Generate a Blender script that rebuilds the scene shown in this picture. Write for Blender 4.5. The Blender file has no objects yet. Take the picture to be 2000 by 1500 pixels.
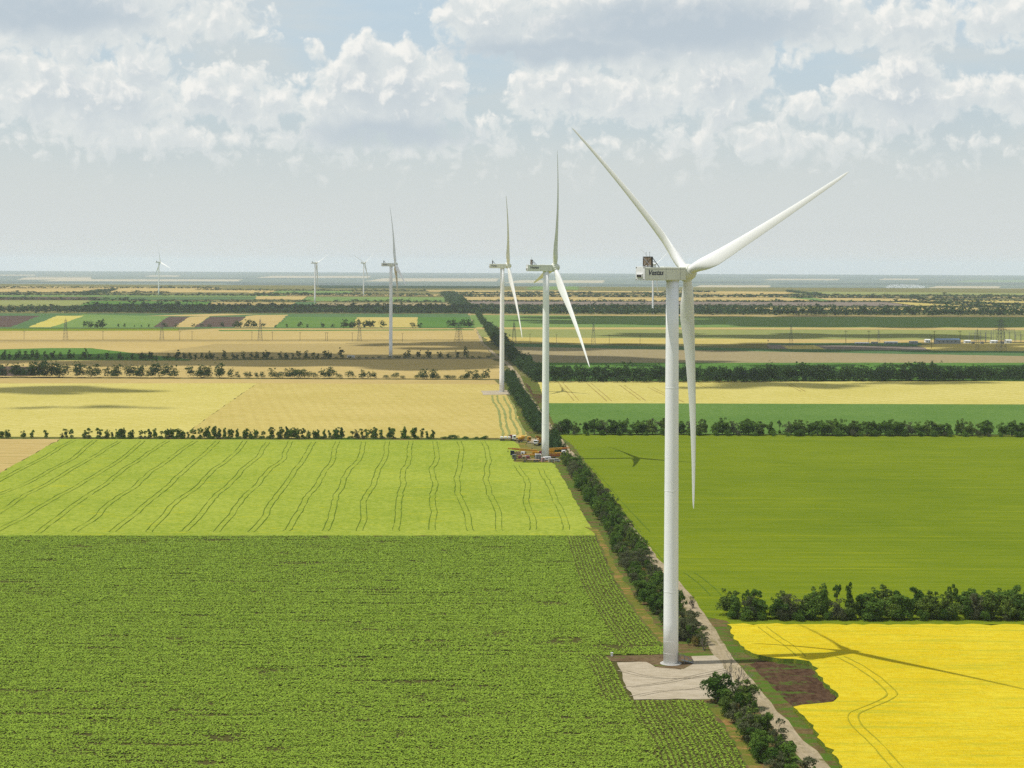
import bpy, bmesh, math, random
import numpy as np
from mathutils import Vector, Matrix
R = math.radians
scene = bpy.context.scene
COL = scene.collection

# ------------------------------------------------------------------ camera, sky, sun
FPX, CAMH, ROLL, HY = 3400.0, 95.6, .0045, 513.5     # focal length in px of a 2000 px wide frame, eye height, roll, eye level row
cd = bpy.data.cameras.new('camera'); cam = bpy.data.objects.new('camera', cd); COL.objects.link(cam)
cd.sensor_width = 36; cd.lens = FPX/2000*36; cd.shift_y = -(750-HY)/2000
cd.clip_start = 1; cd.clip_end = 120000
cam.location = (0, 0, CAMH); cam.rotation_euler = (R(90), -ROLL, 0)
scene.camera = cam
scene.view_settings.view_transform = 'Standard'; scene.view_settings.look = 'None'
scene.view_settings.exposure = 0.12; scene.view_settings.gamma = 1
scene.view_settings.use_curve_mapping = False
scene.cycles.volume_bounces = 2; scene.cycles.use_denoising = False; scene.cycles.max_bounces = 6; scene.cycles.diffuse_bounces = 3

SUN_EL, SUN_AZ = R(66), math.atan2(-.985, -.15)      # azimuth measured from +Y towards +X
sdir = Vector((math.cos(SUN_EL)*math.sin(SUN_AZ), math.cos(SUN_EL)*math.cos(SUN_AZ), math.sin(SUN_EL)))
sl = bpy.data.lights.new('sun', 'SUN'); sl.energy = 4.0; sl.angle = R(.5); sl.color = (1, .965, .91)
so = bpy.data.objects.new('sun', sl); COL.objects.link(so)
so.rotation_euler = sdir.to_track_quat('Z', 'Y').to_euler()

def srgb(r, g, b, k=1.0):
    f = lambda c: ((c/255+.055)/1.055)**2.4 if c/255 > .04045 else c/255/12.92
    return (f(r)*k, f(g)*k, f(b)*k, 1)

class NT:
    """small helper for node trees"""
    def __init__(s, tree): s.t = tree
    def n(s, typ, **kw):
        nd = s.t.nodes.new(typ)
        for k, v in kw.items(): setattr(nd, k, v)
        return nd
    def put(s, sock, v):
        if v is None: return
        if hasattr(v, 'is_output'): s.t.links.new(v, sock)
        elif hasattr(v, 'outputs'): s.t.links.new(v.outputs[0], sock)
        else: sock.default_value = v
    def m(s, op, a, b=None, c=None, clamp=False):
        nd = s.n('ShaderNodeMath', operation=op); nd.use_clamp = clamp
        for i, v in enumerate((a, b, c)): s.put(nd.inputs[i], v)
        return nd.outputs[0]
    def vm(s, op, a, b=None, c=None, scale=None):
        nd = s.n('ShaderNodeVectorMath', operation=op)
        for i, v in enumerate((a, b, c)): s.put(nd.inputs[i], v)
        if scale is not None: s.put(nd.inputs['Scale'], scale)
        return nd.outputs[0]
    def mix(s, f, a, b, mode='MIX'):
        nd = s.n('ShaderNodeMix', data_type='RGBA', blend_type=mode); nd.clamp_factor = True
        s.put(nd.inputs[0], f); s.put(nd.inputs[6], a); s.put(nd.inputs[7], b)
        return nd.outputs[2]
    def ss(s, v, a, b, o0=0., o1=1.):
        nd = s.n('ShaderNodeMapRange', interpolation_type='SMOOTHSTEP')
        s.put(nd.inputs[0], v); nd.inputs[1].default_value = a; nd.inputs[2].default_value = b
        nd.inputs[3].default_value = o0; nd.inputs[4].default_value = o1
        return nd.outputs[0]
    def noise(s, vec, scale, detail=4, rough=.55, dist=0, w=None):
        nd = s.n('ShaderNodeTexNoise', noise_dimensions='3D' if w is None else '4D')
        s.put(nd.inputs['Vector'], vec); nd.inputs['Scale'].default_value = scale
        nd.inputs['Detail'].default_value = detail; nd.inputs['Roughness'].default_value = rough
        nd.inputs['Distortion'].default_value = dist
        if w is not None: nd.inputs['W'].default_value = w
        return nd.outputs[0]

# clouds of the sky: x, y, rx, ry (units of the frame: 100 px = 1.685 degrees), weight
BLOBS = [(150,45,260,85,.9),(420,50,130,60,.62),(130,195,150,75,.85),(275,150,70,55,.75),(225,215,170,80,.85),(20,150,70,60,.6),
 (440,200,110,60,.8),(530,205,60,55,.75),(390,195,45,45,.75),(705,112,38,40,1.0),(790,118,75,38,.8),(700,180,95,65,.95),(790,190,110,80,1.),
 (870,170,45,45,.8),(640,215,70,60,.75),(615,112,35,25,.45),(950,45,110,70,.8),(1100,70,140,80,.8),(1330,45,260,85,1.1),(1560,40,150,70,.8),
 (1100,180,110,55,.85),(1250,190,130,70,.7),(1400,150,110,90,.85),(1400,220,60,60,.7),(1760,155,60,55,.95),(1740,200,130,60,.95),
 (1860,190,60,40,.75),(1570,215,40,30,.7),(1950,200,80,55,.75),(1750,60,150,50,.75),(1920,50,110,60,.7),(700,270,500,70,.5),(1500,270,500,80,.5),(300,270,350,70,.55),
 (1000,330,1100,60,.32)]
world = bpy.data.worlds.new("World"); scene.world = world; world.use_nodes = True
world.cycles.sampling_method = 'MANUAL'; world.cycles.sample_map_resolution = 128
wt = world.node_tree; wt.nodes.clear(); W = NT(wt)
def cloud_group():
    g = bpy.data.node_groups.new('cloud_density', 'ShaderNodeTree')
    g.interface.new_socket('P', in_out='INPUT', socket_type='NodeSocketVector')
    g.interface.new_socket('Warp', in_out='INPUT', socket_type='NodeSocketVector')
    g.interface.new_socket('Far', in_out='INPUT', socket_type='NodeSocketFloat')
    g.interface.new_socket('D', in_out='OUTPUT', socket_type='NodeSocketFloat')
    G = NT(g); gi = G.n('NodeGroupInput'); go = G.n('NodeGroupOutput'); P = gi.outputs[0]
    Q = G.vm('ADD', P, gi.outputs[1]); cov = gi.outputs[2]
    for (x, y, rx, ry, w) in BLOBS:
        sx, sy = 100/rx/1.78, 100/ry/1.85
        d = G.vm('MULTIPLY_ADD', Q, (sx, sy, 0), (-(x-1000)/100*sx, -(HY-y)/100*sy, 0))
        gr = G.n('ShaderNodeTexGradient', gradient_type='SPHERICAL'); G.put(gr.inputs[0], d)
        e = G.m('MULTIPLY', gr.outputs[1], w*1.25)
        cov = G.m('MAXIMUM', cov, e)
    v = G.n('ShaderNodeTexVoronoi', feature='F1', distance='EUCLIDEAN', voronoi_dimensions='2D'); G.put(v.inputs['Vector'], Q)
    v.inputs['Scale'].default_value = 2.3; v.inputs['Detail'].default_value = 2.6; v.inputs['Roughness'].default_value = .6
    v.normalize = True
    puff = G.m('SUBTRACT', .40, v.outputs['Distance'])
    n = G.n('ShaderNodeTexNoise', noise_dimensions='2D'); G.put(n.inputs['Vector'], Q); n.inputs['Scale'].default_value = 2.0
    n.inputs['Detail'].default_value = 7; n.inputs['Roughness'].default_value = .6
    D = G.m('MULTIPLY_ADD', puff, .75, G.m('MULTIPLY_ADD', G.m('SUBTRACT', n.outputs[0], .5), .85, cov))
    G.put(go.inputs[0], G.m('SUBTRACT', D, .46))
    return g
tc = W.n('ShaderNodeTexCoord')
dirv = W.vm('NORMALIZE', tc.outputs['Generated'])
sp = W.n('ShaderNodeSeparateXYZ'); W.put(sp.inputs[0], dirv)
az = W.m('ARCTAN2', sp.outputs[0], sp.outputs[1]); el = W.m('ARCSINE', sp.outputs[2])
U = W.m('MULTIPLY', az, FPX/100); V = W.m('MULTIPLY', el, FPX/100)
cb = W.n('ShaderNodeCombineXYZ'); W.put(cb.inputs[0], U); W.put(cb.inputs[1], V)
Pn = cb.outputs[0]
cg = cloud_group()
warp = W.n('ShaderNodeTexNoise', noise_dimensions='2D'); W.put(warp.inputs['Vector'], Pn); warp.inputs['Scale'].default_value = 1.7; warp.inputs['Detail'].default_value = 4
WV = W.vm('SCALE', W.vm('SUBTRACT', warp.outputs['Color'], (.5, .5, .5)), scale=.36)
# away from the frame the sky carries broken cloud of its own
fm = W.m('MAXIMUM', W.ss(V, 5.6, 7.5), W.ss(W.m('ABSOLUTE', U), 10.5, 13.0))
FAR = W.m('MULTIPLY', fm, W.ss(W.noise(Pn, .22, 3, .5, w=3.3), .40, .62, 0, .95))
def dens(p):
    nd = W.n('ShaderNodeGroup'); nd.node_tree = cg; W.put(nd.inputs[0], p); W.put(nd.inputs[1], WV); W.put(nd.inputs[2], FAR); return nd.outputs[0]
D0 = dens(Pn); D1 = dens(W.vm('ADD', Pn, (-.09, .16, 0)))
grad = W.m('SUBTRACT', D0, D1)
K = 9.2           # the background runs at strength 0.1, so radiances are written about ten times up
def kc(r, g, b): c = srgb(r, g, b, K); return c
body = W.mix(W.ss(D0, .10, .75), kc(224,229,228), kc(203,212,217))
lit = W.m('ADD', W.ss(grad, -.04, .42), W.ss(D0, .25, .0, 0, .22), clamp=True)
ccol = W.mix(W.m('MULTIPLY', lit, .80), body, kc(255,252,245))
ccol = W.mix(W.ss(grad, -.02, -.30, 0, .55), ccol, kc(203,212,217))
alpha = W.m('MULTIPLY', W.m('MULTIPLY', W.ss(D0, -.06, .22), .93), W.ss(V, .5, 2.7))
sky = W.n('ShaderNodeTexSky', sky_type='NISHITA'); sky.sun_disc = False
sky.sun_elevation = SUN_EL; sky.sun_rotation = SUN_AZ; sky.altitude = 100; sky.air_density = 1.0; sky.dust_density = 2.0
veil = W.noise(W.vm('MULTIPLY', Pn, (.16, .55, 1)), 1.0, 6, .6, .4, w=1.7)
blue = W.mix(W.ss(V, 0, 5.5), kc(208,216,213), kc(196,216,229))
blue = W.mix(W.m('MULTIPLY', W.ss(veil, .40, .68), W.ss(V, .5, 2.2, 0, .8)), blue, kc(216,221,219))
blue = W.mix(W.m('MULTIPLY', W.ss(veil, .50, .30), W.ss(V, .8, 2.5, 0, .45)), blue, kc(196,208,214))
base = W.mix(W.ss(V, 12, 40, .82, .0), sky.outputs[0], blue)
def spot(x, y, rx, ry):
    d = W.vm('MULTIPLY_ADD', W.vm('ADD', Pn, WV), (100/rx, 100/ry, 0), (-(x-1000)/rx, -(HY-y)/ry, 0))
    gr = W.n('ShaderNodeTexGradient', gradient_type='SPHERICAL'); W.put(gr.inputs[0], d); return gr.outputs[1]
under = W.m('MAXIMUM', W.m('MAXIMUM', spot(1330, 55, 420, 75), spot(1080, 100, 330, 40)), W.m('MAXIMUM', spot(90, 45, 300, 60), spot(760, 265, 260, 45)))
ccol = W.mix(W.ss(under, .05, .7, 0, .85), ccol, kc(186,199,209))
fin = W.mix(alpha, base, ccol)
fin = W.mix(W.ss(V, .0, 3.4, .85, 0.), fin, kc(216,221,221))
# sky colour brightened towards the horizon to offset darkening by the haze box
Lp = W.m('MINIMUM', W.m('DIVIDE', 2074., W.m('MAXIMUM', V, .03)), 39000.)
Tr = W.m('EXPONENT', W.m('MULTIPLY', Lp, -3.8e-5))
rim = W.m('DIVIDE', W.m('SUBTRACT', 1.0, W.m('MULTIPLY', W.m('SUBTRACT', 1.0, Tr), .87)), Tr)
fin = W.vm('SCALE', fin, scale=rim)
bg = W.n('ShaderNodeBackground'); W.put(bg.inputs[0], fin); bg.inputs[1].default_value = .1
wo = W.n('ShaderNodeOutputWorld'); W.put(wo.inputs[0], bg.outputs[0])

# ------------------------------------------------------------------ land shape and pixel-to-land tracing
EDGE, LOW, FARV = 6500., -130., 14500.
def zf(Y):
    t = min(1, max(0, (Y-EDGE)/(FARV-EDGE))); return LOW*t*t*(3-2*t)
def ray(px, py):
    X = px-1000; Y = HY-py; c, s = math.cos(ROLL), math.sin(ROLL)
    return (X*c-Y*s)/FPX, (Y*c+X*s)/FPX
def G(px, py, z=0.):
    """the point of the land (or of a crop top z metres up) seen at a photo pixel"""
    rx, ry = ray(px, py)
    if z: Y = (CAMH-z)/(-ry); return Vector((rx*Y, Y, 0))
    ry = min(ry, -20.8/FPX)
    Y = CAMH/(-ry)
    if Y > EDGE:
        lo, hi = EDGE, 38000.
        for _ in range(50):
            md = (lo+hi)/2
            if CAMH+ry*md > zf(md): lo = md
            else: hi = md
        Y = lo
    return Vector((rx*Y, Y, zf(Y)))

# ------------------------------------------------------------------ objects
def tag(o, label=None, cat=None, group=None, kind=None):
    if label: o['label'] = label
    if cat: o['category'] = cat
    if group: o['group'] = group
    if kind: o['kind'] = kind
    return o
def mesh_obj(name, me, parent=None):
    o = bpy.data.objects.new(name, me); COL.objects.link(o)
    if parent is not None: o.parent = parent
    return o
def empty(name, loc=(0,0,0), rz=0.):
    o = bpy.data.objects.new(name, None); COL.objects.link(o); o.location = loc; o.rotation_euler = (0,0,rz)
    o.empty_display_size = 2
    return o
class MB:
    """collects shapes into one mesh"""
    def __init__(s): s.v = []; s.f = []; s.mi = []; s.cur = 0; s.sm = []; s.smooth = False
    def add(s, vs, fs):
        b = len(s.v); s.v += [tuple(v) for v in vs]
        for f in fs: s.f.append([b+i for i in f]); s.mi.append(s.cur); s.sm.append(s.smooth)
    def box(s, c, size, rz=0., M=None, bev=0.):
        x, y, z = [k/2 for k in size]
        vs = [Vector((i*x, j*y, k*z)) for i in (-1,1) for j in (-1,1) for k in (-1,1)]
        m = Matrix.Translation(Vector(c)) @ (M if M is not None else Matrix.Rotation(rz, 4, 'Z'))
        if bev > 0:
            bm = bmesh.new(); bmesh.ops.create_cube(bm, size=1, matrix=Matrix.Diagonal((2*x,2*y,2*z,1)))
            bmesh.ops.bevel(bm, geom=bm.edges[:], offset=bev, segments=2, affect='EDGES', profile=.5)
            s.add([m @ v.co for v in bm.verts], [[v.index for v in f.verts] for f in bm.faces]); bm.free(); return
        s.add([m @ v for v in vs], [(0,1,3,2),(4,6,7,5),(0,4,5,1),(2,3,7,6),(0,2,6,4),(1,5,7,3)])
    def tube(s, a, b, r0, r1=None, n=8, caps=True):
        a, b = Vector(a), Vector(b); r1 = r0 if r1 is None else r1
        q = (b-a).to_track_quat('Z', 'Y').to_matrix()
        vs = []
        for p, r in ((a, r0), (b, r1)):
            for i in range(n):
                t = 2*math.pi*i/n; vs.append(p + q @ Vector((r*math.cos(t), r*math.sin(t), 0)))
        fs = [(i, (i+1) % n, n+(i+1) % n, n+i) for i in range(n)]
        if caps: fs += [tuple(range(n))[::-1], tuple(range(n, 2*n))]
        s.add(vs, fs)
    def lathe(s, prof, n=32, M=None):
        """prof: (radius, height) list, about Z"""
        M = M or Matrix.Identity(4); vs = []; fs = []
        for r, z in prof:
            for i in range(n):
                t = 2*math.pi*i/n; vs.append(M @ Vector((r*math.cos(t), r*math.sin(t), z)))
        for k in range(len(prof)-1):
            for i in range(n): fs.append((k*n+i, k*n+(i+1) % n, (k+1)*n+(i+1) % n, (k+1)*n+i))
        fs.append(tuple(range(n))[::-1]); fs.append(tuple(range((len(prof)-1)*n, len(prof)*n)))
        s.add(vs, fs)
    def mesh(s, name, mats):
        me = bpy.data.meshes.new(name); me.from_pydata(s.v, [], s.f)
        for m in (mats if isinstance(mats, (list, tuple)) else [mats]): me.materials.append(m)
        me.polygons.foreach_set('material_index', s.mi); me.polygons.foreach_set('use_smooth', s.sm)
        me.update(); return me
    def build(s, name, mats, parent=None): return mesh_obj(name, s.mesh(name, mats), parent)

# ------------------------------------------------------------------ materials
MATS = {}
LK = 1/1.85
def newmat(name):
    m = bpy.data.materials.new(name); m.use_nodes = True; t = m.node_tree; t.nodes.clear()
    N = NT(t); out = N.n('ShaderNodeOutputMaterial'); b = N.n('ShaderNodeBsdfPrincipled')
    t.links.new(b.outputs[0], out.inputs[0]); b.inputs['Roughness'].default_value = .9
    b.inputs['Specular IOR Level'].default_value = .15
    return m, N, b
def plain(name, rgb, rough=.6, spec=.4, metal=0., var=.12, vs=1.5, k=LK):
    m, N, b = newmat(name)
    tcn = N.n('ShaderNodeTexCoord')
    c = srgb(*rgb, k)
    n = N.noise(tcn.outputs['Object'], vs, 5, .6)
    dark = tuple(x*(1-var*2) for x in c[:3])+(1,); lite = tuple(min(1, x*(1+var)) for x in c[:3])+(1,)
    N.put(b.inputs['Base Color'], N.mix(N.ss(n, .3, .7), dark, lite))
    b.inputs['Roughness'].default_value = rough; b.inputs['Specular IOR Level'].default_value = spec; b.inputs['Metallic'].default_value = metal
    MATS[name] = m; return m
def field(name, a, b_, c=None, fine=.9, big=.02, cthr=(.62,.74), stretch=(1,1,1), bump=.5, bscale=None, uv=False, rows=None, kk=LK, speck=.55, ss=None):
    """crop: two tones by coarse and fine noise, a third tone in patches, rows as an optional wave"""
    m, N, bs = newmat(name)
    geo = N.n('ShaderNodeNewGeometry'); P = geo.outputs['Position']
    ca, cb_ = srgb(*a, kk), srgb(*b_, kk)
    if uv:
        u = N.n('ShaderNodeUVMap'); P2 = u.outputs[0]
    else: P2 = P
    PS = N.vm('MULTIPLY', P, tuple(stretch))
    f1 = N.noise(PS, fine, 5, .7); f2 = N.noise(P, big, 5, .6); f3 = N.noise(PS, fine*.22, 4, .6)
    mixf = N.m('ADD', N.m('MULTIPLY', N.m('SUBTRACT', f1, .5), 1.7), N.m('ADD', N.m('MULTIPLY', N.m('SUBTRACT', f2, .5), 1.5), N.m('MULTIPLY', N.m('SUBTRACT', f3, .5), 1.2)))
    sp_ = N.noise(PS, ss or fine*.9, 2, .6)
    mixf = N.m('ADD', mixf, N.m('MULTIPLY', N.m('SUBTRACT', N.ss(sp_, .40, .60), .5), speck))
    mixf = N.m('ADD', mixf, .5, clamp=True)
    col = N.mix(mixf, ca, cb_)
    if c is not None:
        f4 = N.noise(N.vm('MULTIPLY', P, (stretch[0]*.35, stretch[1]*1.6, 1)), fine*.25, 6, .7)
        g = N.m('ADD', f4, N.m('MULTIPLY', N.m('SUBTRACT', f1, .5), .35))
        col = N.mix(N.ss(g, *cthr), col, srgb(*c, kk))
    if rows is not None:
        sx = N.n('ShaderNodeSeparateXYZ'); N.put(sx.inputs[0], P2)
        pitch, ang, rc, amt = rows
        q = N.m('ADD', N.m('MULTIPLY', sx.outputs[0], math.cos(ang)), N.m('MULTIPLY', sx.outputs[1], math.sin(ang)))
        q = N.m('ADD', q, N.m('MULTIPLY', N.m('SUBTRACT', f3, .5), pitch*.6))
        w = N.m('SINE', N.m('MULTIPLY', q, 2*math.pi/pitch))
        w = N.m('ADD', w, N.m('MULTIPLY', N.m('SUBTRACT', f1, .5), 2.6))
        col = N.mix(N.m('MULTIPLY', N.ss(w, -.1, 1.0), amt), col, srgb(*rc, kk))
    N.put(bs.inputs['Base Color'], col)
    if bump:
        bp = N.n('ShaderNodeBump'); bp.inputs['Strength'].default_value = bump; bp.inputs['Distance'].default_value = .5
        N.put(bp.inputs['Height'], N.noise(P, bscale or fine*1.3, 4, .7)); N.put(bs.inputs['Normal'], bp.outputs[0])
    bs.inputs['Specular IOR Level'].default_value = 0; bs.inputs['Roughness'].default_value = 1
    MATS[name] = m; return m

field('soil', (118,118,70), (150,144,90), (92,112,56), fine=.3, big=.004)
field('sunflower', (92,92,50), (108,106,58), (112,92,66), fine=1.1, big=.015, cthr=(.60,.72), bump=1.0, stretch=(1,1.5,1))
field('sunflower_rows', (92,138,42), (130,168,66), (84,74,52), fine=1.3, big=.05, cthr=(.66,.8), uv=True, rows=(.78,0,(96,84,58),.35), bump=.8)
field('light_crop', (152,172,58), (184,196,80), (196,198,48), fine=.5, big=.012, cthr=(.56,.72), bump=.6)
field('tramline', (96,124,40), (118,142,50), fine=1.2, bump=.3)
field('wheat_tram', (176,152,84), (190,166,94), fine=1.2, bump=.3)
field('yellow_tram', (176,172,44), (198,184,46), fine=1.2, bump=.3)
field('olive_crop', (114,136,32), (140,156,40), (156,166,34), fine=.6, big=.010, stretch=(.12,1.4,1), cthr=(.52,.72), bump=.7, rows=(7,math.pi/2+.02,(112,136,30),.22), speck=.3)
field('rapeseed', (238,208,36), (252,230,64), (208,202,56), fine=.8, big=.018, stretch=(.45,1.5,1), cthr=(.46,.72), bump=1., speck=.6)
field('rapeseed_side', (120,150,60), (170,176,60), fine=1.6, bump=.8)
field('ripe_light', (214,200,104), (236,222,136), (200,188,90), fine=.4, big=.01, cthr=(.55,.75), bump=.4, rows=(9,-.75,(204,194,104),.55))
field('ripe_wheat', (206,186,102), (228,208,128), (164,168,74), fine=.5, big=.012, stretch=(.5,1.2,1), cthr=(.60,.68), bump=.6, rows=(7,.18,(198,176,96),.2), speck=.5)
field('wheat_pale', (206,180,112), (224,198,132), (186,168,100), fine=.3, big=.006, bump=.3, stretch=(.3,1.5,1), cthr=(.52,.66))
field('wheat_dim', (184,162,104), (202,180,120), (184,160,100), fine=.3, big=.006, bump=.3)
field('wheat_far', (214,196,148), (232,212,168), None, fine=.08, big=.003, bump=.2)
field('stubble', (164,150,110), (184,168,126), (166,152,112), fine=.3, big=.005, bump=.4)
field('beet_green', (96,134,60), (124,156,78), (84,120,52), fine=.7, big=.01, bump=.8)
field('bright_green', (88,130,58), (108,148,68), (78,118,54), fine=.3, big=.006, bump=.4)
field('mid_green', (116,148,78), (142,168,92), (102,136,72), fine=.15, big=.004, bump=.3)
field('dull_green', (88,122,76), (106,136,86), (82,112,74), fine=.15, big=.004, bump=.3)
field('olive_green', (148,158,92), (170,172,104), (134,146,84), fine=.15, big=.004, bump=.3)
field('ploughed', (92,76,68), (112,94,84), (130,112,96), fine=.2, big=.01, bump=.6, rows=(30,-.1,(128,110,98),.35))
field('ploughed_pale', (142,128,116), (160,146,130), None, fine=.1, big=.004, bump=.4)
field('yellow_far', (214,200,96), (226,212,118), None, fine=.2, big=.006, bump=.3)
field('brown_soil', (84,62,48), (116,92,70), (96,118,50), fine=.9, big=.06, cthr=(.53,.62), bump=1, stretch=(1,.6,1))
field('verge', (112,94,62), (142,120,80), (98,126,46), fine=.7, big=.09, cthr=(.42,.56), bump=.8)
field('verge_dry', (166,126,76), (192,154,96), (126,132,56), fine=.9, big=.12, cthr=(.38,.52), bump=.8)
field('track', (182,166,132), (208,190,156), (128,122,76), fine=.8, big=.05, stretch=(1,.4,1), cthr=(.52,.68), bump=.6)
field('pad_rut', (186,172,144), (204,190,162), None, fine=1.5, bump=0)
field('rut', (178,162,130), (200,184,152), None, fine=1.5, bump=.5)
field('gravel', (196,182,154), (216,202,176), (166,148,120), fine=.8, big=.06, stretch=(.45,1.1,1), cthr=(.54,.74), bump=.5)
field('mound', (114,94,68), (144,122,92), (112,130,58), fine=1.1, big=.1, cthr=(.54,.64), bump=.9)
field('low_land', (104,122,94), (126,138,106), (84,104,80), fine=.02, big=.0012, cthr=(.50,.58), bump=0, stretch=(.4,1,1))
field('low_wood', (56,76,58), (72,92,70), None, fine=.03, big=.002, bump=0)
field('concrete', (214,212,204), (226,224,216), None, fine=2., bump=.2)

def leafmat(name, a, b_, tl=.25):
    m, N, bs = newmat(name)
    oi = N.n('ShaderNodeObjectInfo'); geo = N.n('ShaderNodeNewGeometry')
    n = N.noise(geo.outputs['Position'], .55, 3, .6); n2 = N.noise(geo.outputs['Position'], 4.0, 2, .6)
    f = N.m('ADD', N.m('MULTIPLY', N.m('SUBTRACT', n, .5), 1.6), N.m('ADD', N.m('MULTIPLY', N.m('SUBTRACT', n2, .5), 1.2), N.m('MULTIPLY', oi.outputs['Random'], .7)))
    f = N.m('ADD', f, .15, clamp=True)
    c = N.mix(f, a+(1,), b_+(1,))
    N.put(bs.inputs['Base Color'], c); bs.inputs['Roughness'].default_value = .8; bs.inputs['Specular IOR Level'].default_value = .08
    tr = N.n('ShaderNodeBsdfTranslucent'); N.put(tr.inputs[0], N.mix(.5, c, (.10,.16,.02,1)))
    mx = N.n('ShaderNodeMixShader'); mx.inputs[0].default_value = tl
    N.put(mx.inputs[1], bs.outputs[0]); N.put(mx.inputs[2], tr.outputs[0])
    out = [x for x in N.t.nodes if x.type == 'OUTPUT_MATERIAL'][0]; N.put(out.inputs[0], mx.outputs[0])
    MATS[name] = m; return m
leafmat('leaf', (.030,.072,.010), (.120,.205,.030), .3)
leafmat('leaf_grey', (.050,.060,.028), (.11,.12,.055))
leafmat('leaf_dry', (.14,.12,.03), (.26,.16,.05))
leafmat('leaf_far', (.022,.050,.014), (.055,.100,.026), .15)
plain('bark', (96,82,66), .9, .1, k=.6); plain('bark_pale', (150,140,122), .9, .1, k=.6)
plain('turbine_white', (238,238,237), .38, .5, var=.015, vs=.15, k=.98)
plain('nacelle_paint', (232,234,220), .45, .4, var=.02, vs=.3, k=.82)
plain('blade_paint', (240,240,236), .36, .5, var=.012, vs=.1, k=.86)
plain('weld', (236,236,234), .42, .45, var=.02, k=.93); plain('joint_grey', (176,180,174), .6, .3); plain('letter_navy', (28,34,74), .5, .4, var=.02, k=.7)
plain('dark_metal', (66,60,54), .6, .4, metal=.0); plain('radiator_brown', (158,138,112), .7, .3, vs=6)
plain('galvanised', (170,174,176), .5, .5); plain('crane_yellow', (236,176,32), .45, .4); plain('crane_orange', (224,128,30), .45, .4)
plain('steel_red', (150,36,40), .5, .4); plain('bright_red', (220,70,52), .5, .4); plain('tyre', (34,34,36), .85, .2)
plain('glass_dark', (44,54,62), .15, .8, var=.02); plain('white_paint', (240,240,238), .4, .4, var=.03, k=.8)
plain('grey_box', (136,136,128), .7, .3); plain('timber', (196,168,134), .8, .2); plain('roof_blue', (132,170,204), .5, .4)
plain('wall_grey', (190,194,194), .8, .2); plain('lattice', (120,122,122), .6, .4); plain('pole_dark', (96,88,80), .9, .1)
plain('person_blue', (52,66,96), .8, .2); plain('skin', (205,160,130), .7, .2)

# ------------------------------------------------------------------ ground and fields
def build_ground():
    ys = [-2500, -500, 0, 1500, 3000, 5000, 6500]+list(np.arange(7000, 15001, 500))+[18000, 22000, 26000, 30000, 34500, 38500]
    xs = list(np.linspace(-14500, 14500, 15))
    vs = [(x, y, zf(y)) for y in ys for x in xs]; n = len(xs)
    fs = [(j*n+i, j*n+i+1, (j+1)*n+i+1, (j+1)*n+i) for j in range(len(ys)-1) for i in range(n-1)]
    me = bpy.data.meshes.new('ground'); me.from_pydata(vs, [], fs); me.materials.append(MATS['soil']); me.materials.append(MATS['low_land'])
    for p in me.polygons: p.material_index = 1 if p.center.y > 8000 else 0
    tag(mesh_obj('ground', me), 'open dry farmland spreading to the hazy horizon under all the fields', 'ground', kind='structure')
build_ground()

LAYER = [0]
def lay():
    LAYER[0] += 1; return .02+.0025*LAYER[0]
def jitter(pts, amp, step, rng):
    """subdivide an outline in land metres and roughen it"""
    out = []
    for i, a in enumerate(pts):
        b = pts[(i+1) % len(pts)]; L = (b-a).length; n = min(160, max(1, int(L/step)))
        nrm = Vector((-(b-a).y, (b-a).x, 0)).normalized() if L > 0 else Vector()
        for k in range(n):
            q = a.lerp(b, k/n); out.append(q + nrm*rng.gauss(0, amp) if k else q)
    return out
def sheet(name, px, mat, label, cat='field', raise_=0., side=None, amp=None, step=None, seed=1):
    """one field: an outline read in photo pixels, laid on the land as its own sheet (crops stand raise_ m high)"""
    rng = random.Random(seed); pts = [G(x, y, raise_) for x, y in px]
    ymid = sum(p.y for p in pts)/len(pts); z0 = lay()*(1 if ymid < 1500 else 2 if ymid < 4000 else 6)
    if amp is None: amp = .35 if ymid < 1500 else 1.2 if ymid < 6000 else 12
    if step is None: step = max(4, ymid/120)
    pts = jitter(pts, amp, step, rng)
    bm = bmesh.new(); vs = [bm.verts.new((p.x, p.y, 0)) for p in pts]
    f = bm.faces.new(vs); bm.normal_update()
    if f.normal.z < 0: f.normal_flip()
    bmesh.ops.triangulate(bm, faces=[f])
    ymin, ymax = min(p.y for p in pts), max(p.y for p in pts)
    for yc in [6500]+list(np.arange(7000, 15001, 500)):
        if ymin < yc < ymax:
            bmesh.ops.bisect_plane(bm, geom=bm.verts[:]+bm.edges[:]+bm.faces[:], plane_co=(0, yc, 0), plane_no=(0, 1, 0))
    for v in bm.verts: v.co.z = zf(v.co.y)+z0+raise_
    if side is not None and raise_ > 0:
        be = [e for e in bm.edges if e.is_boundary]
        r = bmesh.ops.extrude_edge_only(bm, edges=be)
        for v in [g for g in r['geom'] if isinstance(g, bmesh.types.BMVert)]: v.co.z -= raise_+z0-.002
        for fc in [g for g in r['geom'] if isinstance(g, bmesh.types.BMFace)]: fc.material_index = 1
    me = bpy.data.meshes.new(name); bm.to_mesh(me); bm.free(); me.materials.append(MATS[mat])
    if side: me.materials.append(MATS[side])
    return tag(mesh_obj(name, me), label, cat, kind='structure')
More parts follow.
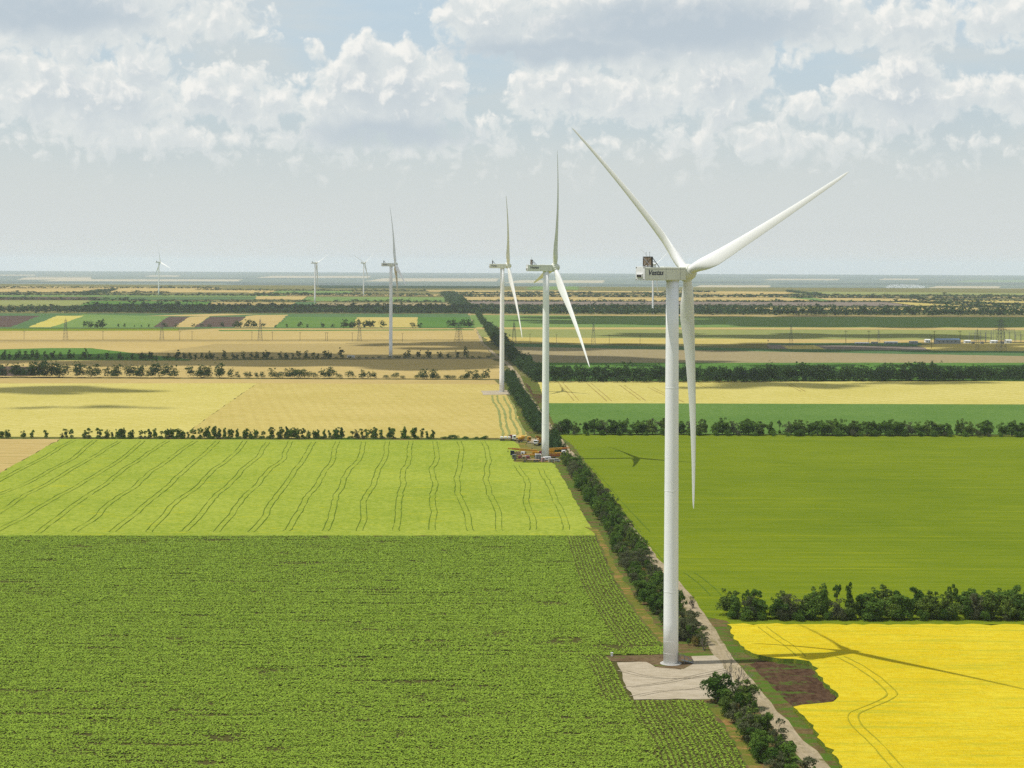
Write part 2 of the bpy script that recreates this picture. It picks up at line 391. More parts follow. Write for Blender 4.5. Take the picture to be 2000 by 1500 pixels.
def ribbon_pts(line, width, dz, mb, wob=0., rng=None, uv=None):
    """strip of given width in metres along land points"""
    n = len(line); L = 0
    for i, p in enumerate(line):
        a = line[max(0, i-1)]; b = line[min(n-1, i+1)]; t = (b-a).normalized(); s = Vector((t.y, -t.x, 0))
        if i: L += (p-line[i-1]).length
        w = width[i] if isinstance(width, (list, tuple)) else width
        for k in (-.5, .5):
            q = p + s*(w*k + (rng.gauss(0, wob) if rng else 0)); mb.v.append((q.x, q.y, zf(q.y)+dz))
            if uv is not None: uv.append((w*k, L))
    b0 = len(mb.v)-2*n
    for i in range(n-1):
        mb.f.append([b0+2*i, b0+2*i+1, b0+2*i+3, b0+2*i+2]); mb.mi.append(mb.cur); mb.sm.append(False)
def dense(line, step):
    out = []
    for a, b in zip(line, line[1:]):
        n = max(1, int((b-a).length/step))
        out += [a.lerp(b, k/n) for k in range(n)]
    return out+[line[-1]]
def smoothline(line, it=2):
    for _ in range(it):
        o = [line[0]]
        for a, b in zip(line, line[1:]): o += [a.lerp(b, .25), a.lerp(b, .75)]
        line = o+[line[-1]]
    return line

# lowlands beyond the edge of the plain
def band(name, mat, label, pts, cat='field', **k): return sheet(name, pts, mat, label, cat, **k)
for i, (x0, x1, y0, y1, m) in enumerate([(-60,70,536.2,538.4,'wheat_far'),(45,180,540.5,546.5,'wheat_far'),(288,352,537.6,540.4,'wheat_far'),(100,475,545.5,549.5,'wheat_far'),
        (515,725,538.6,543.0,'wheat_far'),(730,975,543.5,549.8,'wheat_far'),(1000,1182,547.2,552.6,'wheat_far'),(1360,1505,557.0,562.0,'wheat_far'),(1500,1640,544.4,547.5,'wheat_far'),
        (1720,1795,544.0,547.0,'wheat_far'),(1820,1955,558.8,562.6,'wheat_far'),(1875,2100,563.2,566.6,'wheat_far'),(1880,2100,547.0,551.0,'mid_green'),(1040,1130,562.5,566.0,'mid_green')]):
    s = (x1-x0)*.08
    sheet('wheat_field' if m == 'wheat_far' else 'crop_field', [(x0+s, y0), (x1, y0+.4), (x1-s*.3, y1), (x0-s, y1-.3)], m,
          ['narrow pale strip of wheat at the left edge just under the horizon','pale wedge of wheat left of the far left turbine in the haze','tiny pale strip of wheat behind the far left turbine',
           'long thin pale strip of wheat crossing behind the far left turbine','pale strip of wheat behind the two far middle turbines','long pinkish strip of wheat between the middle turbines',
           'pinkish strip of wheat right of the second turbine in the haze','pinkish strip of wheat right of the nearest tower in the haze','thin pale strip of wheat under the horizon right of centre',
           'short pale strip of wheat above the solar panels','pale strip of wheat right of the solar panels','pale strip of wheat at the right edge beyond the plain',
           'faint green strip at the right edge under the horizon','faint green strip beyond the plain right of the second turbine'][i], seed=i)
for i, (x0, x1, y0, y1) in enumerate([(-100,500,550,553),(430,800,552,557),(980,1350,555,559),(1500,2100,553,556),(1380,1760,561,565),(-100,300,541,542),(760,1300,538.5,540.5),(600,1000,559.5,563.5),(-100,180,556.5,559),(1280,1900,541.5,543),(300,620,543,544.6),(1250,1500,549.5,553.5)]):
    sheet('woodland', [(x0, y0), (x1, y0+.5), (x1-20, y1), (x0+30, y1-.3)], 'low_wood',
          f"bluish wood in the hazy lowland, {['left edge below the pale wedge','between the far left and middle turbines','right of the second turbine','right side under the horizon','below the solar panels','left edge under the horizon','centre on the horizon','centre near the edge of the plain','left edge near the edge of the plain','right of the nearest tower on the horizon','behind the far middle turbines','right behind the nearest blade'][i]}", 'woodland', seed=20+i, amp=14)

# fields of the plain, far to near, left of the road then right of it
FIELDS = [
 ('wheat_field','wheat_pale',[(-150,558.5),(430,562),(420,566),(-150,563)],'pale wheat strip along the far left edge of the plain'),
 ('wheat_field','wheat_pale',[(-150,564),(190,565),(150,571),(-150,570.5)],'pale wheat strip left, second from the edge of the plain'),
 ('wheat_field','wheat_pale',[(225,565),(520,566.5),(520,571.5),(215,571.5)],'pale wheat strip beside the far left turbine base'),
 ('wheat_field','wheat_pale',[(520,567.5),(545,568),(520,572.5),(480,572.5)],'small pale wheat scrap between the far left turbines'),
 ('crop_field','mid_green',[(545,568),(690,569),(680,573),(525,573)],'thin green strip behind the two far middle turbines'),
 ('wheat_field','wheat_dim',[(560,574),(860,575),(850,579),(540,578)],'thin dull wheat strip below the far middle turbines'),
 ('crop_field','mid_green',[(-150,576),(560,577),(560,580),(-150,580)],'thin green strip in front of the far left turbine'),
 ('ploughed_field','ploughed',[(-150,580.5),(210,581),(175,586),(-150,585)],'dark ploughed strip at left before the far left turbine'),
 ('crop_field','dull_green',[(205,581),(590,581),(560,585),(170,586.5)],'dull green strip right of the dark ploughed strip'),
 ('wheat_field','wheat_pale',[(500,579),(600,579),(590,586),(500,585)],'small pale wheat field left of the far middle turbine'),
 ('crop_field','mid_green',[(600,580.5),(868,581),(873,590),(590,588)],'green strip right of the far middle turbine base'),
 ('crop_field','olive_green',[(-150,586.5),(178,587),(150,598),(-150,597)],'olive strip at left behind the dark tree belt'),
 ('crop_field','bright_green',[(180,587.5),(420,589),(400,597),(150,599)],'bright green strip in front of the far left turbine'),
 ('wheat_field','wheat_dim',[(415,590),(585,591),(565,595),(400,597)],'dull wheat strip behind the dark wood, left of the far middle turbine'),
 ('crop_field','dull_green',[(580,590),(625,590),(610,600),(560,600)],'dark green patch at the foot of the far middle turbine'),
 ('wheat_field','stubble',[(620,591),(874,592),(880,600),(605,600)],'grey green stubble strip behind the dark wood, right of the far middle turbine'),
 ('wheat_field','wheat_pale',[(20,604),(130,604.5),(180,606),(25,606.5)],'thin pale wheat strip inside the left tree belt'),
 ('crop_field','dull_green',[(-150,612),(930,613),(940,641),(-150,642)],'wide green field under the row of small parcels on the left'),
 ('crop_field','mid_green',[(160,614),(330,618),(300,640),(100,640)],'light green parcel between the yellow and the dark parcels'),
 ('ploughed_field','ploughed',[(-80,617),(78,617),(21,639),(-120,639)],'dark ploughed parcel at the left edge'),
 ('rapeseed_field','yellow_far',[(111,617),(165,617),(100,639.5),(56,639.5)],'yellow slanting parcel between two green ones at left'),
 ('wheat_field','wheat_pale',[(282,617),(430,613),(505,614),(400,618)],'thin pale strip above the slanting dark parcels'),
 ('ploughed_field','ploughed',[(330,619),(372,619),(342,639),(299,639)],'narrow dark slanting ploughed parcel'),
 ('wheat_field','wheat_pale',[(372,619),(410,618),(380,639.5),(338,639.5)],'narrow pale slanting parcel between two dark ones'),
 ('ploughed_field','ploughed',[(410,619),(480,619),(457,639),(380,639)],'wide dark slanting ploughed parcel with pale stripes'),
 ('wheat_field','wheat_pale',[(482,617.5),(500,615.5),(562,615),(535,640),(457,640)],'pale tan parcel right of the wide dark parcel'),
 ('crop_field','beet_green',[(562,619),(697,620),(686,640),(536,640)],'deep green parcel left of the fourth turbine'),
 ('wheat_field','ripe_wheat',[(697,620),(816,620),(816,640),(690,640)],'yellowish wheat parcel behind the fourth turbine tower'),
 ('crop_field','bright_green',[(816,620),(914,620),(925,640),(816,640)],'bright green parcel beside the road, right of the fourth turbine'),
 ('crop_field','olive_crop',[(-150,642),(350,642.5),(340,647.5),(-150,647)],'thin yellow green strip at left below the parcels'),
 ('wheat_field','wheat_pale',[(-150,647),(350,646),(420,642),(930,641.5),(936,664),(-150,664.5)],'long pale wheat field behind the line of poles on the left'),
 ('crop_field','bright_green',[(425,645),(925,643.5),(926,645.5),(430,647.2)],'hair thin green strip above the long pale wheat field'),
 ('wheat_field','wheat_dim',[(-150,665),(936,665),(940,671),(-150,671)],'narrow wheat strip just in front of the line of poles'),
 ('wheat_field','wheat_pale',[(-150,670),(470,668),(700,668),(400,706),(-150,708)],'pale wheat field at left around the green lens'),
 ('crop_field','bright_green',[(-150,688),(0,683),(90,680.5),(180,680.5),(260,690),(375,703),(370,705),(-150,704)],'green lens shaped field at left behind thin trees'),
 ('wheat_field','wheat_dim',[(300,690),(420,672),(936,670.5),(950,680),(960,694),(955,699),(380,702)],'dull wheat field with tramlines behind the fourth turbine'),  # cloud shade on this wheat is partly painted in by the dimmer colour
 ('wheat_field','wheat_pale',[(-150,704.5),(380,705),(960,701),(985,712),(980,741),(-150,737)],'wheat strip with fine tramlines in front of the fourth turbine'),
 ('ploughed_field','ploughed',[(-150,714),(66,717),(70,735),(-150,735)],'dark ploughed wedge at the left edge behind dark trees'),
 ('wheat_field','wheat_pale',[(-150,738.5),(965,742.5),(975,752),(-150,750)],'pale headland strip along the near side of the left treeline'),
 ('wheat_field','ripe_light',[(-150,749.5),(502,749),(350,855),(-150,853)],'light yellow ripening field at left with faint diagonal rows'),
 ('wheat_field','ripe_wheat',[(502,749),(975,751),(1000,790),(1018,828),(1030,852),(1000,857),(350,855.5)],'golden wheat field left of the third turbine'),
 ('track','verge',[(-150,853),(350,855),(1020,856),(1020,861),(-150,857.5)],'grassy earth track along the left row of small trees'),
 ('wheat_field','wheat_pale',[(-150,857.5),(118,858),(-150,1010)],'tan triangle of cut wheat at the left edge'),
 ('barley_field','light_crop',[(118,858),(1000,861),(1035,880),(1085,908),(1108,945),(1128,985),(1148,1022),(1166,1047),(-150,1048),(-150,1010)],'light green field with paired wavy tramlines left of the road'),
 ('sunflower_field','sunflower',[(-150,1047.5),(1166,1047),(1184,1090),(1200,1132),(1228,1175),(1262,1222),(1296,1262),(1330,1300),(1395,1398),(1436,1450),(1462,1500),(1500,1580),(-150,1580)],'big dark green field of young sunflowers in the left foreground'),
 # right of the road
 ('wheat_field','wheat_pale',[(830,567.5),(1340,569.5),(1340,572),(840,570.5)],'pale wheat strip at the edge of the plain above the far road'),
 ('wheat_field','wheat_pale',[(1340,569),(1590,571),(1530,575),(1340,574)],'pale wheat wedge right of the nearest tower at the edge of the plain'),
 ('wheat_field','olive_green',[(1560,570),(2150,574),(2150,578),(1540,576)],'faint olive strip at the right edge of the plain'),
 ('wheat_field','wheat_pale',[(885,573),(1500,575),(1500,577),(885,575)],'hair thin wheat strip right of the far road'),
 ('wheat_field','wheat_pale',[(890,577.5),(2150,581.5),(2150,583),(890,579.5)],'long thin wheat strip between two far tree lines on the right'),
 ('wheat_field','wheat_pale',[(892,580.5),(1380,582),(1380,590),(895,587)],'wheat band behind the second and nearest towers'),
 ('wheat_field','wheat_pale',[(1380,581.5),(1540,582),(1600,588.5),(1380,588)],'wheat band right of the nearest tower and left of a green patch'),
 ('crop_field','mid_green',[(1535,582),(1585,582),(1625,588),(1600,588.5)],'small green patch among far wheat on the right'),
 ('wheat_field','wheat_pale',[(1585,582),(1800,585),(1850,590),(1625,588)],'wheat wedge right of the small green patch'),
 ('wheat_field','ripe_wheat',[(1860,587),(2150,588),(2150,594),(1930,592)],'yellow wheat wedge at the right edge among far tree lines'),
 ('ploughed_field','ploughed_pale',[(900,588.5),(1730,591),(1790,599),(905,595.5)],'long brown ploughed strip across the middle distance on the right'),
 ('wheat_field','ripe_wheat',[(1735,591),(1900,591.5),(1990,598.5),(1790,598)],'yellow wheat wedge right of the long brown ploughed strip'),
 ('wheat_field','wheat_pale',[(905,601),(2150,602.5),(2150,609),(1600,607),(1300,604),(908,603.5)],'bright wheat strip behind the dark right tree belt'),
 ('wheat_field','wheat_dim',[(915,613.5),(1500,615),(2150,618.5),(2150,620),(1500,620),(915,616)],'thin tan strip at the foot of the dark right tree belt'),
 ('crop_field','mid_green',[(918,615.5),(1500,619.5),(2150,620),(2150,641),(925,641)],'wide green field behind the right pylons'),
 ('wheat_field','wheat_pale',[(930,640),(2150,640.5),(2150,645.5),(1700,644.5),(930,643.5)],'thin wheat strip across the right fields behind the pylons'),
 ('crop_field','olive_green',[(930,643.5),(1500,644.5),(2150,645.5),(2150,666),(1500,663),(940,659)],'olive green field around the right pylon heads'),
 ('wheat_field','ripe_wheat',[(945,659),(1500,663),(1500,673),(955,671)],'tan wheat band left of the substation'),
 ('wheat_field','wheat_pale',[(1500,663),(2150,666),(2150,668),(1640,670.5),(1500,671)],'tan strip behind the substation'),
 ('ploughed_field','ploughed_pale',[(1500,673.5),(1800,677),(1830,685),(1500,684)],'brown field in front of the low substation huts'),
 ('crop_field','dull_green',[(1500,671),(1800,670.5),(1800,677.5),(1500,674)],'dull green strip under the low substation huts'),
 ('wheat_field','ripe_wheat',[(1525,676),(1590,675),(1617,683.5),(1545,684.5)],'small yellow trapezoid field by the right pylon'),
 ('wheat_field','ripe_wheat',[(1790,676),(1850,671),(2150,672),(2150,688),(1820,685.5)],'tan field in front of the substation'),
 ('crop_field','dull_green',[(955,671),(1500,682),(1830,685.5),(2150,688),(2150,698.5),(1500,689),(990,678)],'dark green strip running slightly downhill to the right'),
 ('wheat_field','stubble',[(990,677.5),(1500,687.5),(2150,699),(2150,710),(1030,709.5)],'wide tan stubble field right of the road bend'),
 ('crop_field','bright_green',[(1030,709.5),(2150,709.5),(2150,745),(1045,745)],'bright green strip behind the upper right tree belt'),
 ('wheat_field','ripe_light',[(1018,742),(1050,744),(2150,744),(2150,791),(1062,788),(1050,770)],'yellow wheat field between the two right tree belts'),
 ('crop_field','beet_green',[(1060,788),(2150,791),(2150,850),(1090,848),(1072,815)],'leafy green beet field behind the long right tree belt'),
 ('crop_field','olive_crop',[(1090,848.5),(2150,851.5),(2150,1222),(1425,1221),(1375,1205),(1335,1160),(1262,1065),(1200,975),(1150,918),(1110,872)],'smooth olive green field right of the road'),
]
SUNZ = 0
for i, (nm, mt, pts, lab) in enumerate(FIELDS):
    if nm == 'sunflower_field': SUNZ = .02+.0025*(LAYER[0]+1)
    sheet(nm, pts, mt, lab, nm.replace('_', ' '), seed=50+i)

sheet('verge', [(1020,735),(1050,744),(1066,792),(1092,850),(1120,872),(1200,975),(1262,1065),(1335,1160),(1375,1205),(1420,1215),(1500,1300),(1560,1380),(1600,1440),(1640,1500),(1690,1590),(1480,1590),(1456,1500),(1430,1450),(1390,1398),(1328,1305),
   (1292,1262),(1258,1222),(1222,1175),(1196,1132),(1180,1090),(1160,1040),(1140,1005),(1105,945),(1084,908),(1050,862),(1020,835),(1002,790),(985,755),(985,735)], 'verge', 'rough verge of dry grass and earth along both sides of the dirt road', 'verge')
sheet('verge', [(1140,1030),(1166,1046),(1184,1090),(1200,1132),(1228,1175),(1262,1222),(1296,1262),(1308,1276),(1308,1256),(1276,1212),(1240,1166),(1208,1118),(1190,1080),(1168,1035)], 'verge_dry', 'dry orange grass strip between the sunflowers and the roadside trees', 'verge')
sheet('verge', [(1385,1385),(1396,1398),(1436,1450),(1462,1500),(1500,1580),(1530,1580),(1490,1500),(1450,1440),(1410,1385)], 'verge_dry', 'dry orange grass strip at the bottom beside the near roadside trees', 'verge')
sheet('soil_patch', [(1464,1300),(1482,1293),(1510,1292),(1560,1293),(1580,1298),(1594,1312),(1612,1334),(1637,1356),(1628,1372),(1592,1378),(1552,1385),(1530,1366),(1508,1345),(1488,1324)], 'brown_soil', 'bare brown soil patch beside the yellow field opposite the nearest turbine', 'soil')
sheet('soil_patch', [(1024,748),(1036,756),(1042,770),(1066,772),(1058,786),(1050,790),(1040,775)], 'brown_soil', 'brown soil patch by the road fork behind the second tower', 'soil')
RS = [(1420,1221),(1446,1262),(1470,1278),(1500,1285),(1550,1289),(1580,1293),(1592,1312),(1610,1336),(1637,1357),(1627,1373),(1590,1377),(1549,1383),(1580,1413),(1610,1455),(1646,1500),(1700,1590),(2150,1590),(2150,1222),(1800,1221)]
sheet('rapeseed_field', RS, 'rapeseed', 'bright yellow flowering rapeseed field in the right foreground', 'rapeseed field', raise_=1.1, side='rapeseed_side', amp=.5, step=2.2)

# dirt road
ROADPX = [(1690,1600),(1600,1503),(1525,1420),(1468,1350),(1428,1302),(1402,1268),(1378,1228),(1350,1185),(1310,1133),(1262,1078),(1225,1030),(1188,983),(1152,935),(1122,898),(1098,868),(1082,848),(1066,826),(1050,802),(1036,782),(1024,765),(1017,750),
          (1013,737),(1003,725),(994,714),(985,706),(972,698),(962,688),(950,678),(940,671),(938,660),(935,648),(928,638),(924,628),(920,617),(915,610),(905,600),(896,590),(886,580),(878,573)]
ROAD = [G(x, y) for x, y in ROADPX]; ROADS = dense(smoothline(ROAD), 6)
rng = random.Random(4)
dz = lay()+.03
mb = MB(); ribbon_pts(ROADS, 4.2, dz, mb, .25, rng)
mb.cur = 1
for off in (-.9, .9):
    ln = []
    for i, p in enumerate(ROADS[:120]):
        t = (ROADS[i+1]-p).normalized(); ln.append(p+Vector((t.y, -t.x, 0))*off)
    ribbon_pts(ln, .55, dz+.012, mb, .12, rng)
tag(mb.build('dirt_road', [MATS['track'], MATS['rut']]), 'long pale dirt road running from the bottom right to the horizon', 'road', kind='structure')

def poly_px_obj(name, px, mat, label, cat, amp=.25): return sheet(name, px, mat, label, cat, amp=amp, step=3, seed=9)
poly_px_obj('gravel_pad', [(1205,1296),(1262,1294),(1280,1305),(1330,1310),(1350,1300),(1345,1284),(1410,1282),(1425,1300),(1470,1352),(1440,1362),(1380,1368),(1238,1369),(1222,1340)], 'gravel', 'pale levelled gravel pad at the foot of the nearest turbine', 'gravel pad')
poly_px_obj('earth_mound', [(1183,1284),(1230,1283),(1300,1280),(1350,1284),(1352,1300),(1335,1309),(1285,1306),(1262,1295),(1200,1294),(1186,1292)], 'mound', 'brown earth apron with grass around the nearest tower foot', 'earth')
poly_px_obj('gravel_pad', [(940,764),(1000,763),(996,771),(944,772)], 'gravel', 'small gravel pad at the foot of the third turbine', 'gravel pad')
poly_px_obj('gravel_pad', [(680,699.3),(812,699.3),(940,701),(972,698),(975,702),(680,702)], 'stubble', 'thin gravel pad and access way at the foot of the fourth turbine', 'gravel pad')
poly_px_obj('gravel_pad', [(1002,884),(1020,880),(1012,870),(1018,864),(1030,864),(1026,870),(1040,878),(1100,876),(1118,900),(1090,905),(1004,903)], 'verge_dry', 'trampled earth yard around the second turbine base', 'earth yard')
poly_px_obj('access_track', [(1030,858),(1075,856),(1088,852),(1094,860),(1080,868),(1030,866)], 'track', 'pale access track joining the road behind the second turbine', 'track')

# headland rows of the sunflowers
def rows_strip(px, width, label):
    ln = dense(smoothline([G(x, y) for x, y in px], 2), 5); mb = MB(); uv = []
    ribbon_pts(ln, width, lay(), mb, 0, None, uv)
    me = mb.mesh('crop_rows', MATS['sunflower_rows'])
    ul = me.uv_layers.new(name='UVMap')
    for l in me.loops: ul.data[l.index].uv = uv[l.vertex_index]
    tag(mesh_obj('crop_rows', me), label, 'crop rows', kind='structure')
# tramlines pressed into the crops
def tramlines(name, mat, items, gap, w, label, seed=3, zz=.03, wig=1.0):
    rng = random.Random(seed); mb = MB(); dz = lay()+zz
    lag = [0.]
    for _ in range(400): lag.append(lag[-1]*.93+rng.gauss(0, .38))
    for px in items:
        base = [G(x, y, zz if zz > 1 else 0.) for x, y in px]; ln = dense(smoothline(base, 2), max(4, base[0].y/160)); cur = 0; vel = 0; out = []
        for i, p in enumerate(ln):
            vel = vel*.7+rng.gauss(0, .16)*wig; cur = cur*.86+vel; out.append(p+Vector((cur+lag[min(i, 399)]*.75*wig, 0, 0)))
        for off in (-gap/2, gap/2):
            seg = [p+Vector((off, 0, 0)) for p in out]
            ribbon_pts(seg, [w*rng.uniform(.45, 1.15) for _ in seg], dz, mb, .04, rng)
    return tag(mb.build(name, MATS[mat]), label, 'tramlines', kind='structure')
tramlines('tramlines', 'tramline', [[(145,861),(60,905),(0,940),(-60,975)],[(185,861),(100,922),(0,968)],[(235,862),(150,915),(60,970),(0,1005)],[(279,862),(230,900),(110,980),(0,1040)],
    [(328,862),(260,905),(150,985),(75,1042)],[(382,862),(330,900),(240,970),(150,1040)],[(425,862),(380,905),(300,975),(225,1040)],[(478,862),(410,930),(320,1010),(295,1040)],[(524,864),(480,915),(400,1000),(365,1040)],
    [(567,863),(520,925),(455,1005),(425,1040)],[(613,864),(578,920),(530,1000),(500,1040)],[(660,863),(640,910),(590,1000),(565,1038)],[(710,864),(685,920),(655,1000),(645,1038)],[(757,863),(740,920),(715,1000),(706,1038)],
    [(803,862),(792,920),(788,990),(784,1038)],[(850,863),(848,930),(850,1000),(848,1036)],[(896,863),(899,930),(910,1000),(922,1038)],[(943,862),(955,930),(972,1000),(982,1038)],[(1008,910),(1030,965),(1052,1036)],[(1055,915),(1085,975),(1112,1036)]],
    2.3, .27, 'paired dark wavy tramlines through the light green field', wig=.8)
tramlines('tramlines', 'yellow_tram', [[(1490,1226),(1520,1248),(1545,1268),(1560,1284)],[(1640,1284),(1690,1310),(1740,1350),(1748,1362),(1700,1385),(1668,1398),(1690,1430),(1730,1470),(1775,1510),(1800,1540)]],
    2.2, .38, 'paired wheel tracks winding through the yellow field', zz=1.14, wig=.35)
tramlines('tramlines', 'tramline', [[(1132,910),(1190,985),(1240,1045),(1290,1100)],[(1345,1120),(1370,1140),(1395,1165)],[(1150,915),(1205,980),(1262,1040)]], 3.2, .4, 'faint wheel tracks in the olive field beside the road', wig=.3)
tramlines('wheel_tracks', 'pad_rut', [[(1225,1345),(1290,1338),(1360,1322),(1420,1308)],[(1240,1362),(1300,1350),(1360,1350),(1400,1335),(1425,1315)],[(1215,1312),(1260,1325),(1330,1330),(1400,1318)]], 2.0, .35, 'faint wheel tracks curving over the gravel pad', wig=.25, zz=.04)
tramlines('tramlines', 'wheat_tram', [[(x, 671+abs(x-760)*.003), (x+(x-740)*.28, 699)] for x in range(540, 960, 36)]+[[(x, 704), (x+(x-700)*.13, 738)] for x in range(505, 960, 22)], 4.5, 1.1, 'fine paired tramlines across the wheat around the fourth turbine', wig=.2)
tramlines('tramlines', 'wheat_tram', [[(1095,748),(1125,783)],[(1150,749),(1190,784)],[(1215,753),(1255,783)],[(1270,757),(1330,786)],[(1360,748),(1385,758)],[(1540,750),(1568,765)]], 3.5, .8, 'fine slanting tramlines in the yellow field between the right tree belts', wig=.15)
tramlines('tramlines', 'olive_green', [[(967,773),(973,800),(985,830),(990,852)],[(988,775),(1000,800),(1012,830),(1020,850)]], 3.5, 1.6, 'green weedy wheel tracks through the golden wheat below the third turbine', wig=.9)

# ------------------------------------------------------------------ wind turbines
def tower_mesh():
    mb = MB(); mb.smooth = True; H = 91.6
    rad = lambda z: 1.80-.30*(z/H)
    mb.lathe([(rad(z), z) for z in (0, 10, 20, 30, 40, 50, 60, 70, 80, H)], 64)
    mb.smooth = False; mb.cur = 1
    for k in range(1, 32):
        z = k*2.9; e = .004; mb.lathe([(rad(z)-.05, z-.04), (rad(z)+e, z-.035), (rad(z)+e, z+.035), (rad(z)-.05, z+.04)], 48)
    for z in (17.5, 41.5, 66.0): mb.lathe([(rad(z)-.05, z-.10), (rad(z)+.03, z-.07), (rad(z)+.03, z+.07), (rad(z)-.05, z+.10)], 48)
    return mb.mesh('tower', [MATS['turbine_white'], MATS['weld']])
TOWER = tower_mesh()
def door_mesh():
    mb = MB(); mb.box((0, 0, 1.25), (1.0, .10, 2.3), bev=.04); mb.box((0, .02, 1.25), (1.25, .06, 2.55)); return mb.mesh('door', MATS['joint_grey'])
DOOR = door_mesh()
def found_mesh():
    mb = MB(); mb.lathe([(2.55, 0), (2.55, .34), (2.45, .42), (1.9, .44)], 40); mb.lathe([(2.0, .44), (2.0, .54), (1.86, .56)], 40); return mb.mesh('foundation', MATS['concrete'])
FOUND = found_mesh()
NW, NH, NREAR, NFRONT = 3.5, 3.15, 9.4, 2.8
def nacelle_mesh():      # local x right across, y towards the rotor, z up; origin tower top centre
    mb = MB(); mb.box((0, (NFRONT-NREAR)/2+.1, NH/2+.02), (NW, NREAR+NFRONT-.2, NH), bev=.16)
    mb.box((0, -2.0, NH+.05), (1.4, 2.2, .14), bev=.03)
    mb.lathe([(1.62, -.25), (1.62, .05)], 32)
    return mb.mesh('nacelle', MATS['nacelle_paint'])
NACELLE = nacelle_mesh()
def rear_mesh():
    mb = MB(); yr = -NREAR
    mb.box((0, yr+.02, NH/2+.05), (NW+.06, .32, NH+.1), bev=.05)
    mb.box((.0, yr-.25, 1.15), (2.3, .35, .95), bev=.05)
    mb.cur = 1
    mb.box((.0, yr-.44, 1.05), (1.9, .03, .55))
    for sx in (-1, 1):
        for zz in (.22, NH-.12): mb.box((sx*1.5, yr-.15, zz), (.28, .08, .22))
    return mb.mesh('rear_cover', [MATS['white_paint'], MATS['dark_metal']])
REAR = rear_mesh()
def seam_mesh():
    mb = MB()
    for sx in (-1, 1):
        for y in (-8.2, -3.2, 1.0): mb.box((sx*(NW/2+.004), y, NH/2), (.02, .05, NH-.4))
        mb.box((sx*(NW/2+.004), -3.4, NH-.55), (.02, 11.4, .05))
    return mb.mesh('panel_joints', MATS['joint_grey'])
SEAM = seam_mesh()
def cooler_meshes():
    yb = -NREAR+2.1; fr = MB(); rd = MB(); w = 3.3; h = 2.35; z0 = NH+.05
    rd.box((0, yb, z0+h/2+.1), (w-.3, .3, h-.35))
    for sx in (-1, 1): fr.box((sx*w/2, yb, z0+h/2), (.16, .4, h+.05))
    for zz in (.08, h): fr.box((0, yb, z0+zz), (w, .4, .16))
    fr.box((0, yb, z0+h/2), (.1, .36, h))
    fr.cur = 1
    for dy in (-.26, .26):
        for a in ((-w/2, w/2), (w/2, -w/2)): fr.tube((a[0], yb+dy, z0+.1), (a[1], yb+dy, z0+h-.05), .06)
    fr.cur = 0
    for sx in (-1, 1):
        fr.tube((sx*w/2, yb, z0+h-.05), (sx*w/2, yb+2.1, z0), .08); fr.tube((sx*w/2, yb, z0+1.2), (sx*w/2, yb+1.0, z0+1.15), .06)
    an = MB()
    an.tube((0, yb, z0+h), (0, yb, z0+h+1.05), .035); an.tube((0, yb, z0+h+1.0), (0, yb, z0+h+1.12), .09)
    return fr.mesh('cooler_frame', [MATS['dark_metal'], MATS['galvanised']]), rd.mesh('radiator', MATS['radiator_brown']), an.mesh('antenna', MATS['galvanised'])
CFR, CRD, CAN = cooler_meshes()
def text_mesh():
    cu = bpy.data.curves.new('lettering', 'FONT'); cu.body = 'Vestas'; cu.size = 1.72; cu.shear = .25; cu.offset = .035; cu.extrude = .012
    cu.space_character = 1.0; cu.align_x = 'CENTER'; cu.align_y = 'CENTER'
    o = bpy.data.objects.new('tmp', cu); COL.objects.link(o); bpy.context.view_layer.update()
    me = bpy.data.meshes.new_from_object(o.evaluated_get(bpy.context.evaluated_depsgraph_get())); bpy.data.objects.remove(o)
    me.materials.clear(); me.materials.append(MATS['letter_navy']); me.name = 'lettering'; return me
LET = text_mesh()
def hub_mesh():          # axis +y
    mb = MB(); mb.smooth = True; M = Matrix.Rotation(R(-90), 4, 'X')
    mb.lathe([(1.25,-1.7),(1.55,-1.5),(1.86,-1.1),(1.96,-.3),(1.97,.4),(1.86,1.1),(1.60,1.7),(1.2,2.15),(.7,2.42),(.15,2.5)], 36, M)
    return mb.mesh('hub', MATS['nacelle_paint'])
HUB = hub_mesh()
BR = 60.0
